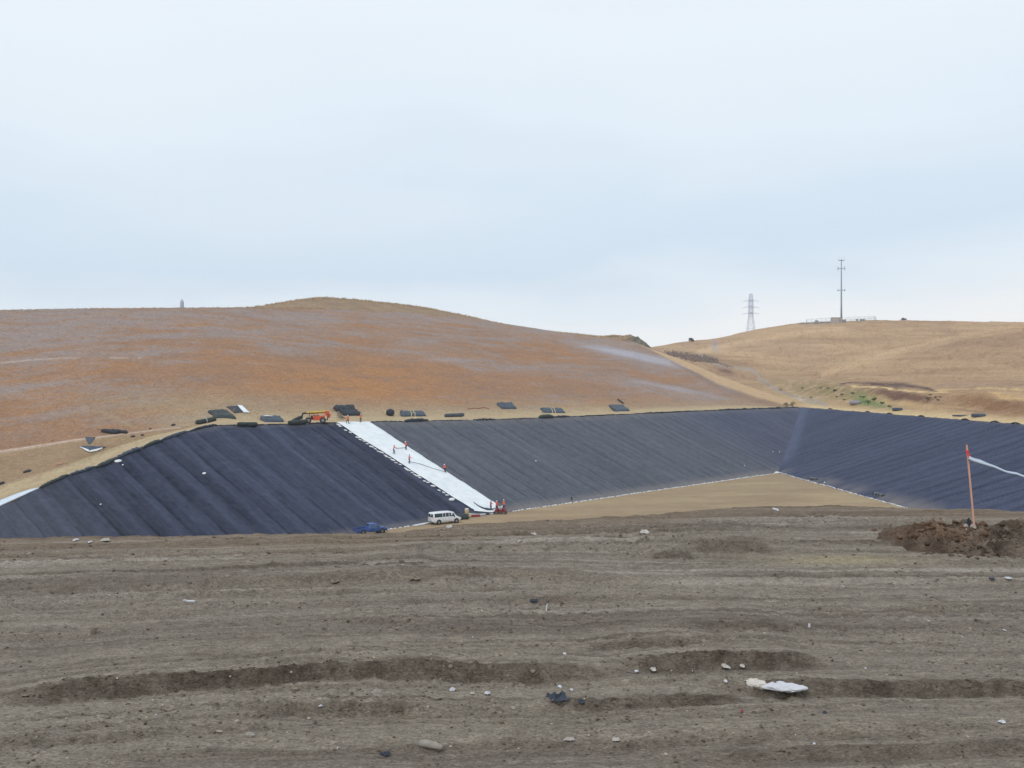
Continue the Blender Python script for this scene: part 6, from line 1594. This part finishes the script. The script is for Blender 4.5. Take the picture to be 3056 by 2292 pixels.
crumple(316, 1615, 50, 6, 'long thin pale scrap on the left rim', dp, 18)
crumple(2165, 1991, 34, 22, 'whitish crumpled lump above the big white bag', dp, 20)
crumple(2215, 1990, 30, 12, 'pale torn film right of the whitish lump', dp, 21)
crumple(2166, 2036, 20, 10, 'small white lump left of the big white bag', wp, 22)
crumple(1350, 2061, 36, 14, 'white torn film at the berm foot left of centre', wp, 23)
crumple(1455, 2072, 34, 10, 'white folded film at the berm foot near the centre', wp, 24)
crumple(1410, 2072, 26, 6, 'thin pale film between the two white films', dp, 25)
crumple(1670, 2051, 22, 10, 'bright white scrap above the blue-black sheet', wp, 26)
crumple(1706, 2061, 18, 8, 'bright white scrap right above the blue-black sheet', wp, 27)
crumple(1900, 2005, 20, 9, 'white scrap in the dark soil right of centre', wp, 28)
crumple(1950, 2000, 34, 12, 'pale paired scraps in the dark soil right of centre', dp, 29)
crumple(1685, 1953, 18, 8, 'tiny white litter above the berm right of centre', wp, 30)
crumple(2462, 2130, 28, 9, 'small blue-black scrap in the right foreground', bp_, 31)
crumple(1150, 2256, 60, 12, 'dark twisted rubber strip in the near centre foreground', bp_, 32)
crumple(2990, 2163-5, 34, 14, 'white scrap near the right border', wp, 33)
crumple(2215, 2125, 16, 10, 'small red scrap in the right foreground', redm, 34)
crumple(2430, 2222, 14, 10, 'tiny white scrap low in the right foreground', wp, 35)
crumple(1838, 2212, 46, 12, 'pale flat film low in the centre right foreground', dp, 36)
crumple(1700, 2212, 60, 6, 'thin dusty film low in the centre right foreground', dp, 37)
crumple(1000, 1738, 60, 8, 'dark ragged root clump left of centre', rkd, 38)
crumple(1240, 1730, 70, 9, 'dark ragged root clump right beside the centre', rkd, 39)
crumple(75, 2078, 40, 10, 'grey flat stone slab at the left foreground', rkd, 41)
crumple(1592, 1795, 40, 7, 'dark twisted strip in the middle of the field', bp_, 42)
crumple(1550, 1616, 16, 10, 'small pale stone-like scrap near the rim at centre', dp, 43)
crumple(958, 2109, 20, 7, 'small bright scrap left of the pale angular rock', wp, 44)
crumple(2960, 1729, 30, 7, 'dark scrap on the soil below the mound at right', bp_, 45)
crumple(3010, 1728, 30, 8, 'white scrap on the soil below the mound at right', wp, 46)
crumple(2784, 1566, 18, 8, 'dark lump on the soil above the dirt mound', bp_, 47)
h, n = gdrop(1630, 1826); b = MB(); b.tube([(0, 0, .01), (.012, .02, .10)], .008, 6); o = b.build('white_peg', wp); o.location = h; tag(o, 'thin white peg standing in the middle of the field', 'peg')
h, n = gdrop(2415, 1872); b = MB(); b.tube([(0, 0, 0), (.005, .01, .045)], .014, 6); o = b.build('white_peg', wp); o.location = h; tag(o, 'short white peg standing right of the middle', 'peg')
h, n = gdrop(280, 1892); b = MB()
g = random.Random(6)
for k in range(6): b.tube([(0, 0, 0), (g.uniform(-.06, .06), g.uniform(-.03, .03), g.uniform(.03, .09)), (g.uniform(-.12, .12), g.uniform(-.05, .05), g.uniform(.03, .1))], [.008, .006, .003], 5)
o = b.build('dead_twigs', rkd); o.location = h; tag(o, 'dead brown twig cluster at the left of the field', 'twigs')
h, n = gdrop(875, 1945); b = MB(); b.tube([(-.05, 0, .02), (0, .01, .04), (.07, -.01, .015)], .005, 5); b.tube([(0, 0, .03), (.05, .02, .07)], .004, 5); o = b.build('dead_twigs', rkd); o.location = h; tag(o, 'thin forked twig left of centre above the berm', 'twigs')
h, n = gdrop(940, 1998); b = MB(); pts = [Vector((-.45+k*.11, .02*math.sin(k*1.7)+.012*k, .015+.012*math.sin(k*2.3))) for k in range(9)]; b.tube(pts, [.006, .012, .014, .016, .014, .014, .012, .01, .004], 6); o = b.build('dead_branch', rkd); o.location = h; tag(o, 'long thin branch lying above the berm left of centre', 'branch')
g = random.Random(77)
k = 0
while k < 34:
    s = 1/g.uniform(1/20., 1/7.2); px = g.uniform(30, 3030); py = CY+3*F/s
    if py > 2280 or (2560 < px and py < 1720): continue
    small = g.random(); m_ = wp if small < .45 else dp if small < .8 else bp_
    lab = {wp: 'tiny white litter scrap on the bare soil', dp: 'tiny dusty pale litter scrap on the bare soil', bp_: 'tiny dark litter scrap on the bare soil'}[m_]
    grp = {wp: 'tiny white scraps on the soil', dp: 'tiny pale scraps on the soil', bp_: 'tiny dark scraps on the soil'}[m_]
    crumple(px, py, g.uniform(4, 11), g.uniform(3, 6), lab, m_, 100+k, group=grp); k += 1

# ------------------------------------------------------------------ haze
hz = MB(); hz.box((0, 600, 50), (3000, 2200, 230))
mh = bpy.data.materials.new('thin_haze'); mh.use_nodes = True; th = mh.node_tree; th.nodes.clear()
oo = th.nodes.new('ShaderNodeOutputMaterial'); pv = th.nodes.new('ShaderNodeVolumePrincipled')
pv.inputs['Color'].default_value = (.93, .95, 1.0, 1); pv.inputs['Density'].default_value = 0.00015; pv.inputs['Anisotropy'].default_value = .2
th.links.new(pv.outputs[0], oo.inputs['Volume'])
ho = hz.build('haze', mh); tag(ho, kind='stuff')
